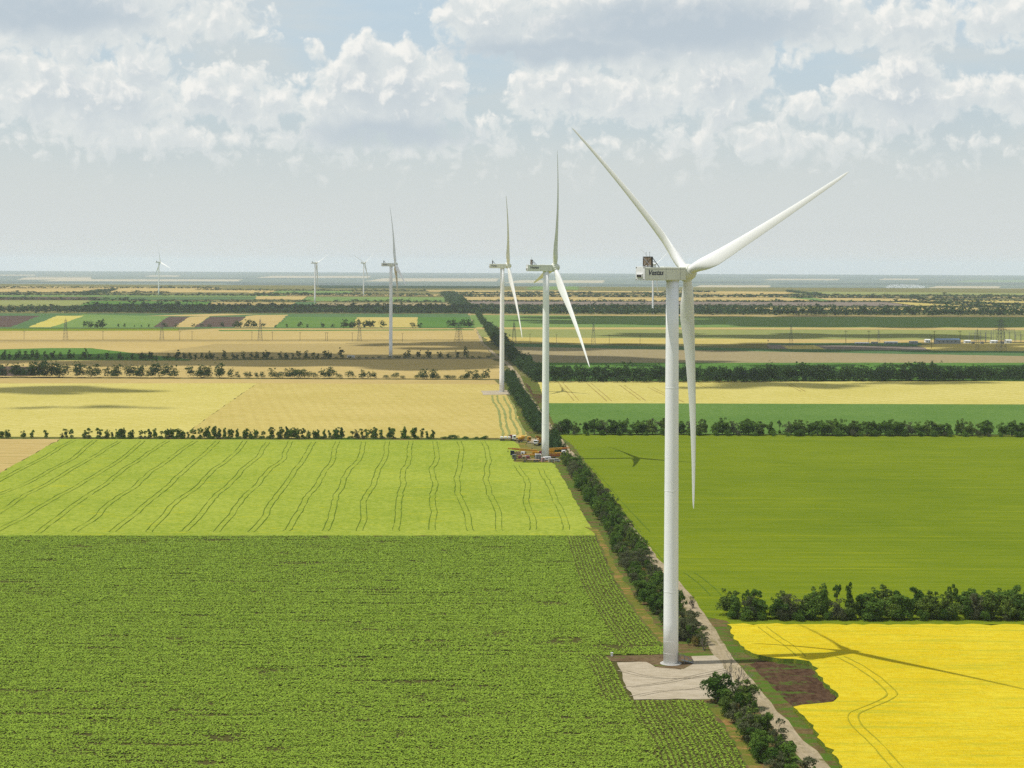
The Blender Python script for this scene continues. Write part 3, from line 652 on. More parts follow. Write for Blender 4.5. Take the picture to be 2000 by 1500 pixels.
def blade_mesh():        # span +z, leading edge -x, upwind +y
    st = [(1.2,1.05,1.0,0),(2.5,1.05,1.0,0),(4.5,1.35,.85,10),(8,1.85,.5,14),(12,2.05,.34,13),(17,1.88,.27,10.5),(24,1.58,.24,8),(32,1.26,.21,6),(40,.98,.19,4.5),(48,.72,.17,3.2),(54,.54,.16,2.4),(57.5,.40,.15,2),(59.2,.24,.15,2),(60,.06,.2,2)]
    n = 28; vs = []; fs = []
    def interp(r):
        for a, b in zip(st, st[1:]):
            if a[0] <= r <= b[0]:
                t = (r-a[0])/(b[0]-a[0]); t2 = t
                return [a[k]+(b[k]-a[k])*t2 for k in (1, 2, 3)]
    rs = list(np.linspace(1.2, 56, 46))+[57, 58, 58.8, 59.4, 59.8, 60]
    for r in rs:
        hc, th, tw = interp(r); hc *= 1-.12*min(1, max(0, (r-10)/10)); t = r/BR; y0 = 6.5*t-4.0*t*t; tw = R(tw+7); circ = max(0, min(1, (th-.34)/.66))
        for i in range(n):
            a = 2*math.pi*i/n; cx = math.cos(a); sy = math.sin(a)
            # airfoil: x from -1 (leading) to 1 (trailing), moved so the spar stays straight
            x = -cx; xx = (x+1)/2; ya = 2.9*th*(.2969*math.sqrt(max(xx, 0))-.126*xx-.3516*xx*xx+.2843*xx**3-.1015*xx**4)*2
            y = (ya if sy > 0 else -ya)*.75 + (1-circ)*(-.10*(1-x*x))
            y = y*(1-circ)+sy*circ; x = x*hc+ (1-circ)*hc*.42; y *= hc
            X = x*math.cos(tw)-y*math.sin(tw); Y = x*math.sin(tw)*-1 - y*math.cos(tw)
            Y = -x*math.sin(tw)+y*math.cos(tw); X = x*math.cos(tw)+y*math.sin(tw)
            vs.append((X, Y+y0, r))
    for k in range(len(rs)-1):
        for i in range(n): fs.append((k*n+i, k*n+(i+1) % n, (k+1)*n+(i+1) % n, (k+1)*n+i))
    fs.append(tuple(range(n))[::-1]); fs.append(tuple(range((len(rs)-1)*n, len(rs)*n)))
    mb = MB(); mb.smooth = True; mb.add(vs, fs); me = mb.mesh('blade', MATS['blade_paint']); return me
BLADE = blade_mesh()
def collar_mesh():
    mb = MB(); mb.smooth = True; mb.lathe([(1.1,.9),(1.28,1.0),(1.30,1.85),(1.22,1.95),(1.06,1.97)], 32); return mb.mesh('root_collar', MATS['nacelle_paint'])
COLLAR = collar_mesh()
def recalc(me):
    bm = bmesh.new(); bm.from_mesh(me); bmesh.ops.recalc_face_normals(bm, faces=bm.faces[:]); bm.to_mesh(me); bm.free()
for me in (TOWER, DOOR, FOUND, NACELLE, REAR, SEAM, CFR, CRD, CAN, HUB, BLADE, COLLAR): recalc(me)
TG = 'white wind turbines standing on the plain'
def turbine(px, py, phi, th, label, scale=1., detail=True, pitch=0.):
    p = G(px, py)
    root = empty('wind_turbine', (p.x, p.y, p.z)); root.scale = (scale,)*3; tag(root, label, 'wind turbine', TG)
    mesh_obj('tower', TOWER, root); mesh_obj('foundation', FOUND, root)
    if detail:
        d = mesh_obj('door', DOOR, root); d.location = (1.76, -.2, .5); d.rotation_euler = (0, 0, R(90))
    phi = R(phi)
    nac = mesh_obj('nacelle', NACELLE, root); nac.location = (0, 0, 91.62); nac.rotation_euler = (0, 0, -phi)
    mesh_obj('rear_cover', REAR, nac)
    if detail:
        mesh_obj('panel_joints', SEAM, nac)
        for sx in (-1, 1):
            l = mesh_obj('lettering', LET, nac); l.location = (sx*(NW/2+.02), -6.3 if sx > 0 else -5.0, 1.8)
            l.rotation_euler = (R(90), 0, R(90) if sx > 0 else R(-90))
        f = mesh_obj('cooler_frame', CFR, nac); mesh_obj('radiator', CRD, nac); 
        for ax in (-.7, .7): mesh_obj('antenna', CAN, nac).location.x = ax
    else: mesh_obj('cooler_frame', CFR, nac)
    tilt = .12
    a = Vector((math.sin(phi)*math.cos(tilt), math.cos(phi)*math.cos(tilt), math.sin(tilt)))
    s = Vector((math.cos(phi), -math.sin(phi), 0)); u = s.cross(a).normalized()
    M = Matrix((s, a, u)).transposed().to_4x4()
    hub = mesh_obj('hub', HUB, root); hub.matrix_local = Matrix.Translation(Vector((0, 0, 93.0))+a*4.3) @ M
    for k in range(3):
        b = mesh_obj('blade', BLADE, root)
        b.matrix_local = Matrix.Translation(Vector((0, 0, 93.0))+a*4.3) @ M @ Matrix.Rotation(R(th)+k*2*math.pi/3, 4, 'Y') @ Matrix.Rotation(-R(pitch), 4, 'Z')
        if detail: mesh_obj('root_collar', COLLAR, b)
    return root
T1 = turbine(1310, 1298, 58.0, 68.8, 'largest and nearest white turbine, tower rising from the gravel pad by the yellow field')
T2 = turbine(1065, 898, 77.6, 20.6, 'white turbine with cranes and trucks gathered round its base', pitch=24)
T3 = turbine(980, 766, 86, 31, 'white turbine on the small gravel pad beside the golden wheat, third nearest', pitch=24)
T4 = turbine(763, 698.5, 80.6, 109.4, 'white turbine standing behind thin roadside trees in the dull wheat, fourth nearest', pitch=24)
T5 = turbine(615, 591, 54.7, 68.7, 'small far turbine with two blades raised in a V above the dark wood', detail=False, pitch=28)
T6 = turbine(710, 578.5, 45.1, 51.8, 'small far turbine just left of the fourth nearest one', detail=False, pitch=28)
T7 = turbine(310, 577.5, 51.3, 107, 'faint far turbine standing alone on the left', 1., detail=False, pitch=28)
T8 = turbine(1275, 613, 61, 60.3, 'far turbine half hidden behind the nacelle of the nearest one', 1., detail=False, pitch=28)

# steel stair at the nearest tower and marker post
base = G(1310, 1298)
st = empty('access_stair', (base.x+1.9, base.y+.1, base.z), 0); tag(st, 'small galvanised stair with handrails at the door of the nearest tower', 'stair')
mb = MB()
for i in range(5): mb.box((.9+i*.55, 0, .62-i*.13+.45), (.5, 1.1, .05))
mb.build('tread', MATS['galvanised'], st)
for sy in (-.55, .55):
    mb = MB(); mb.tube((.2, sy, 2.3), (1.0, sy, 2.3), .045); mb.tube((1.0, sy, 2.3), (3.6, sy, .9), .045)
    for i in range(4): mb.tube((.3+i*1.05, sy, .15), (.3+i*1.05, sy, 2.3-max(0, i-.6)*.55), .04)
    mb.build('handrail', MATS['galvanised'], st)
p = G(1195, 1284); mb = MB(); mb.box((0, 0, .55), (.5, .35, 1.1), bev=.04); mb.box((0, 0, 1.14), (.6, .45, .08))
o = mb.build('marker_box', MATS['white_paint']); o.location = p; tag(o, 'small white marker box at the left end of the earth apron', 'marker')

# ------------------------------------------------------------------ trees
def leaf_cloud(rng, lobes, n, size, flat=.0):
    """n small leaf-clump faces spread through the shells of lobes (cx,cy,cz,rx,ry,rz)"""
    w = np.array([l[3]*l[4]+l[3]*l[5] for l in lobes]); w = w/w.sum()
    idx = rng.choice(len(lobes), n, p=w); L = np.array(lobes)[idx]
    d = rng.normal(size=(n, 3)); d /= np.linalg.norm(d, axis=1)[:, None]; d[:, 2] = np.where(d[:, 2] < -.55, -d[:, 2], d[:, 2])
    rad = rng.uniform(.55, 1.08, n)**.6*np.where(rng.random(n) < .13, rng.uniform(1.05, 1.4, n), 1)
    c = L[:, :3]+d*L[:, 3:]*rad[:, None]
    nr = d*.8+rng.normal(size=(n, 3))*.55; nr /= np.linalg.norm(nr, axis=1)[:, None]
    t = np.cross(nr, rng.normal(size=(n, 3))); t /= np.linalg.norm(t, axis=1)[:, None]; b = np.cross(nr, t)
    s = size*rng.uniform(.55, 1.35, n)[:, None]; e = rng.uniform(.5, 1., n)[:, None]
    v = np.stack([c-t*s, c-b*s*e*.8, c+t*s, c+b*s*e], 1).reshape(-1, 3)
    return v[v[:, 2].reshape(-1) > -99]
def quads_mesh(name, v, mat):
    n = len(v)//4; me = bpy.data.meshes.new(name)
    me.vertices.add(len(v)); me.vertices.foreach_set('co', v.astype(np.float32).ravel())
    me.loops.add(4*n); me.loops.foreach_set('vertex_index', np.arange(4*n, dtype=np.int32))
    me.polygons.add(n); me.polygons.foreach_set('loop_start', np.arange(0, 4*n, 4, dtype=np.int32)); me.polygons.foreach_set('loop_total', np.full(n, 4, np.int32))
    me.materials.append(mat); me.update(calc_edges=True); return me
def lobes_for(rng, h, r, kind):
    out = []
    if kind == 'round':
        for _ in range(14):
            a = rng.uniform(0, 6.28); q = r*.55*math.sqrt(rng.uniform(0, 1)); z = h*rng.uniform(.16, .84); k = r*rng.uniform(.22, .50)*(1-.3*abs(z/h-.5)); q *= 1.25
            out.append((q*math.cos(a), q*math.sin(a), z, k, k, k*rng.uniform(.75, 1.05)))
        out.append((0, 0, h*.34, r*.62, r*.62, h*.32))
        for _ in range(5):
            a = rng.uniform(0, 6.28); q = r*.7*rng.uniform(.1, 1); out.append((q*math.cos(a), q*math.sin(a), h*rng.uniform(.8, 1.02), r*.16, r*.16, r*.22))
    elif kind == 'tall':
        for i in range(8):
            z = h*(.22+.72*i/7.5); q = r*.3; a = rng.uniform(0, 6.28); k = r*(.62-.34*i/8)*rng.uniform(.7, 1.2)
            out.append((q*math.cos(a), q*math.sin(a), z, k, k, k*1.1))
    elif kind == 'sparse':
        for i in range(7):
            a = rng.uniform(0, 6.28); q = r*.65*rng.uniform(.2, 1); z = h*rng.uniform(.38, .93); k = r*rng.uniform(.22, .42)
            out.append((q*math.cos(a), q*math.sin(a), z, k, k, k*.8))
        out.append((0, 0, h*.2, r*.45, r*.45, h*.14))
    else:
        for _ in range(6):
            a = rng.uniform(0, 6.28); q = r*.55*math.sqrt(rng.uniform(0, 1)); z = h*rng.uniform(.25, .62); k = r*rng.uniform(.4, .6)
            out.append((q*math.cos(a), q*math.sin(a), z, k, k, h*rng.uniform(.28, .4)))
    return out
def trunk_mesh(rng, lobes, h, r0, twigs=0):
    mb = MB(); top = h*.62
    pts = [Vector((0, 0, -.1)), Vector((rng.uniform(-.15, .15), rng.uniform(-.15, .15), h*.25)), Vector((rng.uniform(-.35, .35), rng.uniform(-.35, .35), top))]
    mb.tube(pts[0], pts[1], r0, r0*.75, 6); mb.tube(pts[1], pts[2], r0*.75, r0*.35, 6)
    for l in lobes:
        t = rng.uniform(.3, .9); a = pts[1].lerp(pts[2], t) if l[2] > h*.3 else pts[0].lerp(pts[1], .8)
        b = Vector(l[:3]); mb.tube(a, b, r0*.38, r0*.12, 5)
        for _ in range(twigs):
            c = b+Vector(rng.normal(size=3))*l[3]*.75; mb.tube(a.lerp(b, .7), c, r0*.12, .012, 4)
    return mb.mesh('trunk', MATS['bark'])
H0 = 8.0
def make_tree(seed, kind, n, size, leaf='leaf', r=3.4, twigs=0):
    rng = np.random.default_rng(seed); lb = lobes_for(rng, H0, r, kind)
    return (quads_mesh('crown', leaf_cloud(rng, lb, n, size), MATS[leaf]), trunk_mesh(rng, lb, H0, .22 if kind != 'shrub' else .1, twigs))
leafmat('leaf_olive', (.050,.085,.014), (.150,.215,.036), .3)
NEAR = {'round': [make_tree(s, 'round', 3400, .25, r=3.6) for s in range(4)]+[make_tree(s, 'round', 3000, .25, 'leaf_olive', r=3.5) for s in (7, 8)]+[make_tree(6, 'round', 2000, .25, 'leaf_grey', r=3.4, twigs=3)],
        'tall': [make_tree(s, 'tall', 2400, .25, r=2.6) for s in range(10, 13)],
        'sparse': [make_tree(s, 'sparse', 1300, .24, r=3.0, twigs=3) for s in range(20, 25)],
        'grey': [make_tree(s, 'sparse', 900, .22, 'leaf_grey', r=3.4, twigs=7) for s in range(30, 33)],
        'shrub': [make_tree(s, 'shrub', 1700, .30, r=4.6) for s in range(40, 43)]+[make_tree(44, 'shrub', 1400, .28, 'leaf_grey', r=4.4, twigs=2)],
        'dryshrub': [make_tree(s, 'shrub', 1300, .26, 'leaf_dry', r=4.2) for s in (50,)]}
ORD = lambda n: f"{n}{'th' if 10 <= n % 100 <= 20 else {1:'st',2:'nd',3:'rd'}.get(n % 10, 'th')}"
COUNT = {}
def plant(kind, p, h, rng, label, group, name=None, w=None, rz=None):
    cm, tm = NEAR[kind][rng.randrange(len(NEAR[kind]))]
    nm = name or ('shrub' if 'shrub' in kind else 'tree'); w = w or h*rng.uniform(.9, 1.15)
    o = empty(nm, (p.x, p.y, zf(p.y)), rng.uniform(0, 6.28) if rz is None else rz); o.scale = (w/H0, w/H0, h/H0)
    tag(o, label, nm, group); mesh_obj('crown', cm, o); mesh_obj('trunk', tm, o); COUNT[nm] = COUNT.get(nm, 0)+1
    return o

def along(px, step, rng, jit=.3):
    pts = [G(x, y) for x, y in px]; out = []; carry = 0
    for a, b in zip(pts, pts[1:]):
        L = (b-a).length; d = carry
        while d < L: out.append(a.lerp(b, d/L)); d += step*rng.uniform(1-jit, 1+jit)
        carry = d-L
    return out
rng = random.Random(11)
# A. thick hedge behind the rapeseed field
def row(px, step, dy, kinds, hr, labf, group, rng, jit=.35, name=None, wide=1.):
    n = 0
    for p in along(px, step, rng, jit):
        n += 1; k = rng.choice(kinds); h = rng.uniform(*hr)
        if rng.random() < .09 and 'shrub' not in k: h *= 1.3; k = rng.choice(['tall', 'sparse']); q = Vector((p.x, p.y+dy, 0)); plant(k, q, h, rng, labf(ORD(n), k, h/hr[1]/1.2), group, w=h*.50, name=name); continue
        q = Vector((p.x+rng.gauss(0, .8), p.y+dy+rng.gauss(0, .7), 0))
        plant(k, q, h, rng, labf(ORD(n), k, h/hr[1]), group, w=h*rng.uniform(.9, 1.15)*wide, name=name)
size = lambda f: 'low' if f < .78 else 'medium' if f < .93 else 'tall'
look = {'round':'full dark','tall':'slim upright','sparse':'thin open','grey':'greyish half bare','shrub':'bushy low','dryshrub':'yellowed dry'}
lab = lambda where: (lambda o, k, f: f"{size(f)} {look[k]} tree, {o} {where}" if 'shrub' not in k else f"{look[k]} shrub, {o} {where}")
row([(1436,1214),(2080,1214.5)], 3.4, 2.2, ['round','round','round','tall'], (5.2, 7.0), lab('from the road, hedge front behind rapeseed'), 'trees in the hedge behind the rapeseed field', rng, wide=1.22)
row([(1440,1210),(2080,1210)], 4.6, 6.0, ['round','tall','sparse','round'], (6.0, 7.6), lab('from the road, hedge back behind rapeseed'), 'trees in the hedge behind the rapeseed field', rng, wide=1.22)
row([(1430,1214),(2080,1215)], 4.2, 1.0, ['shrub'], (2.6, 4.2), lab('from the road, hedge foot behind rapeseed'), 'shrubs at the foot of the hedge behind the rapeseed field', rng)
# B. long belt behind the olive field
row([(1086,850),(2060,854)], 4.6, 3.0, ['round','round','tall','round'], (6.6, 9.0), lab('from the road, belt behind olive field'), 'trees in the belt behind the olive field', rng, wide=1.3)
row([(1088,851),(2060,855)], 7.5, .5, ['shrub'], (2.8, 4.6), lab('from the road, foot of belt behind olive field'), 'shrubs at the foot of the belt behind the olive field', rng)
# D. ragged row left, behind the light green field
TD = [(3,4,'round'),(14,4.6,'round'),(45,4.2,'round'),(62,5.8,'sparse'),(90,5.8,'sparse'),(121,3,'round'),(130,5.6,'sparse'),(140,5.8,'sparse')]
n = 0
for x, h, k in TD:
    n += 1; plant(k, G(x, 857), h, rng, f'{"thin" if k=="sparse" else "small bushy"} tree, {ORD(n)} from left, ragged row above light green field', 'small trees in the ragged row', w=h*1.0)
for x in np.arange(166, 850, 10.6):
    n += 1; k = rng.choice(['sparse','sparse','round','tall']); h = rng.uniform(4.6, 7.2)
    if k == 'round': h *= .85
    plant(k, G(x+rng.gauss(0, 2.5), 857.3), h, rng, f'{look[k]} small tree, {ORD(n)} from left, ragged row above light green field', 'small trees in the ragged row', w=h*rng.uniform(.75, 1.05))
n = 0
for x in list(np.arange(172, 850, 17))+[868, 880, 893, 905, 917, 930, 943, 952]:
    n += 1; plant('shrub', G(x+rng.gauss(0, 3), 857.6), rng.uniform(1.3, 2.4), rng, f'low dark shrub, {ORD(n)} from left along the foot of the ragged row', 'shrubs under the ragged row', w=rng.uniform(2.8, 4.4))
# G. roadside strip left of the road
HL = [(1398,1330),(1445,1400),(1485,1455),(1530,1500),(1585,1560)]
row([(1404,1372),(1440,1420),(1478,1470),(1520,1530),(1550,1570)], 4.2, 0, ['round','sparse','round','tall','grey'], (4.0, 6.6), lab('below the gravel pad, left of roadside clump'), 'roadside trees below the gravel pad', rng, wide=1.15)
row([(1440,1370),(1475,1420),(1510,1465),(1560,1530)], 3.6, 0, ['grey','round','sparse','grey'], (3.6, 6.0), lab('below the gravel pad, right of roadside clump'), 'roadside trees below the gravel pad', rng, wide=1.15)
row([(1420,1385),(1460,1440),(1500,1500),(1540,1560)], 4.6, 0, ['shrub','shrub','dryshrub'], (2.0, 3.2), lab('below the gravel pad, inside roadside clump'), 'roadside shrubs below the gravel pad', rng)
S1 = [(1345,1262),(1318,1240),(1295,1215),(1262,1170),(1235,1130),(1215,1092),(1196,1050),(1172,1010),(1142,965),(1118,925),(1106,905)]
S2 = [(1368,1264),(1345,1228),(1324,1196),(1296,1160),(1262,1112),(1238,1072),(1211,1030),(1180,985),(1148,943),(1122,910)]
row(S1, 4.9, 0, ['round','round','round','tall','grey'], (4.0, 6.2), lab('up the road from gravel pad, left row'), 'trees in the left row of the roadside strip', rng, wide=1.2)
row(S2, 4.8, 0, ['round','grey','round','grey','sparse'], (4.2, 6.0), lab('up the road from gravel pad, right row'), 'trees in the right row of the roadside strip', rng, wide=1.2)
row([((a[0]+b[0])/2, (a[1]+b[1])/2) for a, b in zip(S1, S2)], 6.5, 0, ['shrub','shrub','dryshrub'], (2.2, 3.4), lab('up the road from gravel pad, middle row'), 'shrubs inside the roadside strip', rng)
print('TREES', COUNT)

# bare tree on the verge by the gravel pad
def bare_tree(p, h, label, seed):
    rng = np.random.default_rng(seed); o = empty('bare_tree', p); tag(o, label, 'bare tree')
    mb = MB()
    def grow(a, d, L, r, lvl):
        b = a+d*L; r = max(r, .035); mb.tube(a, b, r, r*.68, 5 if lvl < 2 else 4, caps=False)
        if lvl >= 5: return
        for _ in range(3 if lvl < 3 else 2):
            nd = (d+Vector(rng.normal(size=3))*.42+Vector((0, 0, .18))).normalized(); grow(a.lerp(b, rng.uniform(.55, 1)), nd, L*rng.uniform(.6, .85), r*.6, lvl+1)
    grow(Vector((0, 0, -.1)), Vector((0, 0, 1)), h*.26, .20, 0); grow(Vector((.2, .1, -.1)), Vector((.3, .1, 1)).normalized(), h*.24, .15, 1)
    mb.build('branches', MATS['bark_pale'], o)
    lf = quads_mesh('crown', leaf_cloud(rng, [(0, 0, h*.6, h*.2, h*.2, h*.3)], 90, .12), MATS['leaf_grey']); mesh_obj('crown', lf, o)
bare_tree(G(1430, 1362), 12.0, 'bare grey branching tree standing over the right end of the gravel pad', 3)
bare_tree(G(1374, 1272), 4.5, 'small leaning bare tree beside the road behind the nearest tower', 5)
bare_tree(G(1352, 1190), 4.2, 'thin bare tree on the road edge right of the nearest tower', 8)

# all the other trees, too many and too small to single out
def far_trees(name, rows, label, leaves=120, leaf='leaf_far'):
    rng = np.random.default_rng(77); protos = []
    for k in range(10):
        kind = ['round', 'round', 'tall', 'sparse', 'shrub'][k % 5]; lb = lobes_for(rng, 1.0, .42 if kind != 'shrub' else .55, kind)
        protos.append((kind, lb))
    allv = []
    pr = random.Random(5)
    for px, step, hr, kinds, dy, wf, lv in rows:
        for p in along(px, step, pr, .4):
            h = pr.uniform(*hr)*(1.25 if pr.random() < .12 else 1); kind, lb = pr.choice([q for q in protos if q[0] in kinds])
            v = leaf_cloud(rng, lb, lv, .05*math.sqrt(160/lv)*(1.5 if px[0][1] > 618 else 1.25)); a = pr.uniform(0, 6.28); c, s = math.cos(a), math.sin(a)
            x = (v[:, 0]*c-v[:, 1]*s)*h*wf; y = (v[:, 0]*s+v[:, 1]*c)*h*wf
            yy = p.y+pr.gauss(0, dy)
            allv.append(np.stack([x+p.x+pr.gauss(0, .2*h), y+yy, v[:, 2]*h+zf(yy)], 1))
    return tag(mesh_obj(name, quads_mesh(name, np.concatenate(allv), MATS[leaf])), label, 'trees', kind='stuff')
ROWS = []
def fr(px, step, h, kinds=('round','tall'), dy=2, wf=1.1, lv=150):
    if px[0][1] < 597: h = (h[0]*.45, h[1]*.50); wf *= 1.9; dy = 4; step *= .8
    elif px[0][1] < 603.5: h = (h[0]*.62, h[1]*.66); wf *= 1.4; dy = 4
    ROWS.append((px, step*(.68 if px[0][1] > 618 else .46), h, kinds, dy, wf*(1.12 if px[0][1] > 618 else 1.35), int(lv*(1.1 if px[0][1] > 618 else .8)*(1.8 if 715 < px[0][1] < 745 else 1))))
fr([(1052,745),(1400,746),(1500,745),(2060,743)], 5.0, (9.5,12.5), ('round',), 2, 1.1, 340)
fr([(1056,742),(1400,743),(1500,742),(2060,740)], 7, (9,12), ('round','tall'), 3, 1.1, 300)
fr([(1052,747),(1400,748),(1500,746),(2060,744)], 6, (4,7), ('shrub','round'), 1, 1.2, 200)
fr([(1012,715),(1026,728),(1042,739),(1058,747)], 5, (6,9), ('round',), 2, 1.1, 300)
fr([(1020,708),(1038,722),(1056,738)], 6, (6,9), ('round',), 3, 1.1, 300)
fr([(952,640),(962,660),(981,680),(999,700),(1014,716)], 8, (7,10), ('round',), 3, 1.1, 240)
fr([(960,648),(972,662),(992,685),(1008,705)], 9, (7,10), ('round',), 4, 1.1, 240)
fr([(932,612),(939,625),(949,638),(955,650)], 14, (6,8), ('round',), 6, 1.1, 160)
fr([(988,737),(1000,755),(1014,780),(1031,810),(1048,838),(1057,850)], 4.2, (5,7.5), ('round','shrub'), 1.5, 1.1, 300)
fr([(996,738),(1007,758),(1022,783),(1038,808),(1056,838)], 5.0, (4.5,7), ('round',), 1.5, 1.15, 300)
fr([(1080,862),(1082,878),(1088,885),(1096,888)], 4, (5,8), ('tall','round'), 1, .9, 300)
fr([(1080,880),(1085,888)], 4, (4,5), ('round',), 1, 1.1, 260)
# left tree lines
fr([(-60,737),(95,737.5)], 6, (8,11), ('round',), 2, 1.1, 260)
fr([(62,737.5),(105,738)], 6, (9,12), ('round',), 2, 1.1, 260)
fr([(112,738),(330,738.5)], 7.5, (8,11), ('round',), 2, 1.15, 300)
fr([(348,738.5),(440,739)], 7.5, (8,12), ('round','tall'), 2, 1.1, 260)
fr([(450,739),(560,739.5)], 7.5, (5,9), ('round','shrub'), 2, 1.15, 260)
fr([(562,739.5),(655,739.6)], 7.5, (6,9), ('round','shrub'), 2, 1.2, 260)
fr([(664,740),(688,740)], 9, (4,6), ('shrub',), 1, 1.2, 200); fr([(704,740),(735,740)], 8, (5,8), ('round',), 1, 1.2, 240); fr([(756,740.5),(790,740.8)], 9, (3,5), ('shrub',), 1, 1.3, 200)
fr([(818,741),(955,742.5)], 8, (3.5,5), ('shrub',), 1, 1.3, 200); fr([(820,741),(860,741.5)], 9, (6,8), ('round',), 1, 1.1, 240); fr([(915,742),(945,742.3)], 8, (8,10), ('round',), 1, 1.1, 260)
fr([(-60,702),(140,703)], 9, (7,10), ('sparse','tall'), 2, .8, 130); fr([(-60,703),(960,700)], 11, (2,3.2), ('shrub',), 1, 1.6, 90)
fr([(145,703),(345,705)], 13, (5,9), ('sparse','tall'), 2, .8, 130); fr([(275,704.5),(300,705)], 6, (7,9), ('round',), 1, 1., 200)
fr([(350,705),(670,701)], 8.5, (6,10), ('sparse','tall'), 2, .8, 140); fr([(788,700),(905,699.5)], 9, (6,10), ('sparse','tall'), 1.5, .8, 140)
fr([(170,641),(203,641.5)], 10, (8,12), ('round',), 3, 1.2, 120); fr([(205,639),(300,639.5)], 22, (3,7), ('round','sparse'), 3, 1, 80); fr([(320,640),(490,640)], 24, (4,8), ('round','shrub'), 3, 1.2, 90)
fr([(465,641),(495,641)], 12, (9,12), ('round',), 3, 1.3, 120); fr([(500,640),(700,641)], 24, (4,9), ('round','sparse','shrub'), 3, 1.1, 90); fr([(678,641),(745,641)], 10, (9,13), ('round','shrub'), 3, 1.3, 120)
fr([(810,641),(818,641)], 8, (7,9), ('round',), 2, 1.3, 120); fr([(880,640),(922,640)], 10, (10,14), ('round',), 4, 1.2, 120)
# dark belts
for dy_ in range(7): fr([(175,611.5-dy_*1.5),(893,613-dy_*1.5)], 16, (10,13), ('round',), 10, 1.35, 50)
for dy_ in range(3): fr([(-60,611.5-dy_*2),(180,611.5-dy_*2)], 18, (9,13), ('round','tall'), 10, 1.2, 50)
for dy_ in range(4): fr([(905,613.5-dy_*2),(1500,616-dy_*2)], 16, (9,13), ('round',), 10, 1.3, 50)
for dy_ in range(2): fr([(1500,616-dy_*2),(2060,617.5-dy_*2)], 14, (12,16), ('round','tall'), 8, 1.1, 60)
for dy_ in range(3): fr([(905,602-dy_*1.4),(1500,602.5-dy_*1.4)], 20, (8,12), ('round','tall'), 10, 1.3, 36)
fr([(1500,601.5),(1635,601.5)], 18, (10,14), ('round','tall'), 8, 1.2, 36); fr([(1645,601.5),(1780,602),(2060,601)], 18, (9,13), ('round','tall'), 8, 1.2, 36)
fr([(900,590),(1370,590.5),(1670,591.5)], 24, (10,15), ('round','tall'), 8, 1.3, 30); fr([(1680,591),(1780,591.5),(1960,602)], 24, (10,15), ('round','tall'), 8, 1.3, 30)
for a, b, y0, y1 in [(890,1340,580.5,581.5),(1340,1800,581,582),(900,1235,574.5,575),(1240,1340,575,575.5),(890,1560,578,579),(1560,2060,583,583.5),(1780,2060,587,590),(1550,2060,578,580.5),(1830,2060,592,600),(1300,1400,571.5,571.5),(1540,1600,571,577)]:
    fr([(a, y0), (b, y1)], 34, (12,18), ('round',), 12, 1.5, 24)
for a, b, y0, y1 in [(-60,180,577,577.5),(160,225,575,567),(160,330,577,578),(330,560,577.5,578.5),(-60,200,573.5,574),(200,330,572.5,573),(385,500,567,567.5),(500,830,568,569.5),(500,850,577,579),(505,840,575,576.5),(-60,180,585,586),(180,290,587,589),(310,415,590,590.5),(430,500,590,590.5),(500,600,589.5,590.5),(655,870,590.5,591),(-60,430,563,563.5),(300,340,563,563)]:
    fr([(a, y0), (b, y1)], 26, (10,16), ('round',), 12, 1.4, 26)
for k in range(5): fr([(866+k*5,574),(880+k*5,588),(893+k*5,600),(898+k*6,612)], 26, (12,16), ('round',), 14, 1.4, 40)
far_trees('tree_belts', ROWS, 'distant tree lines and belts merging into dark masses between the far fields', )

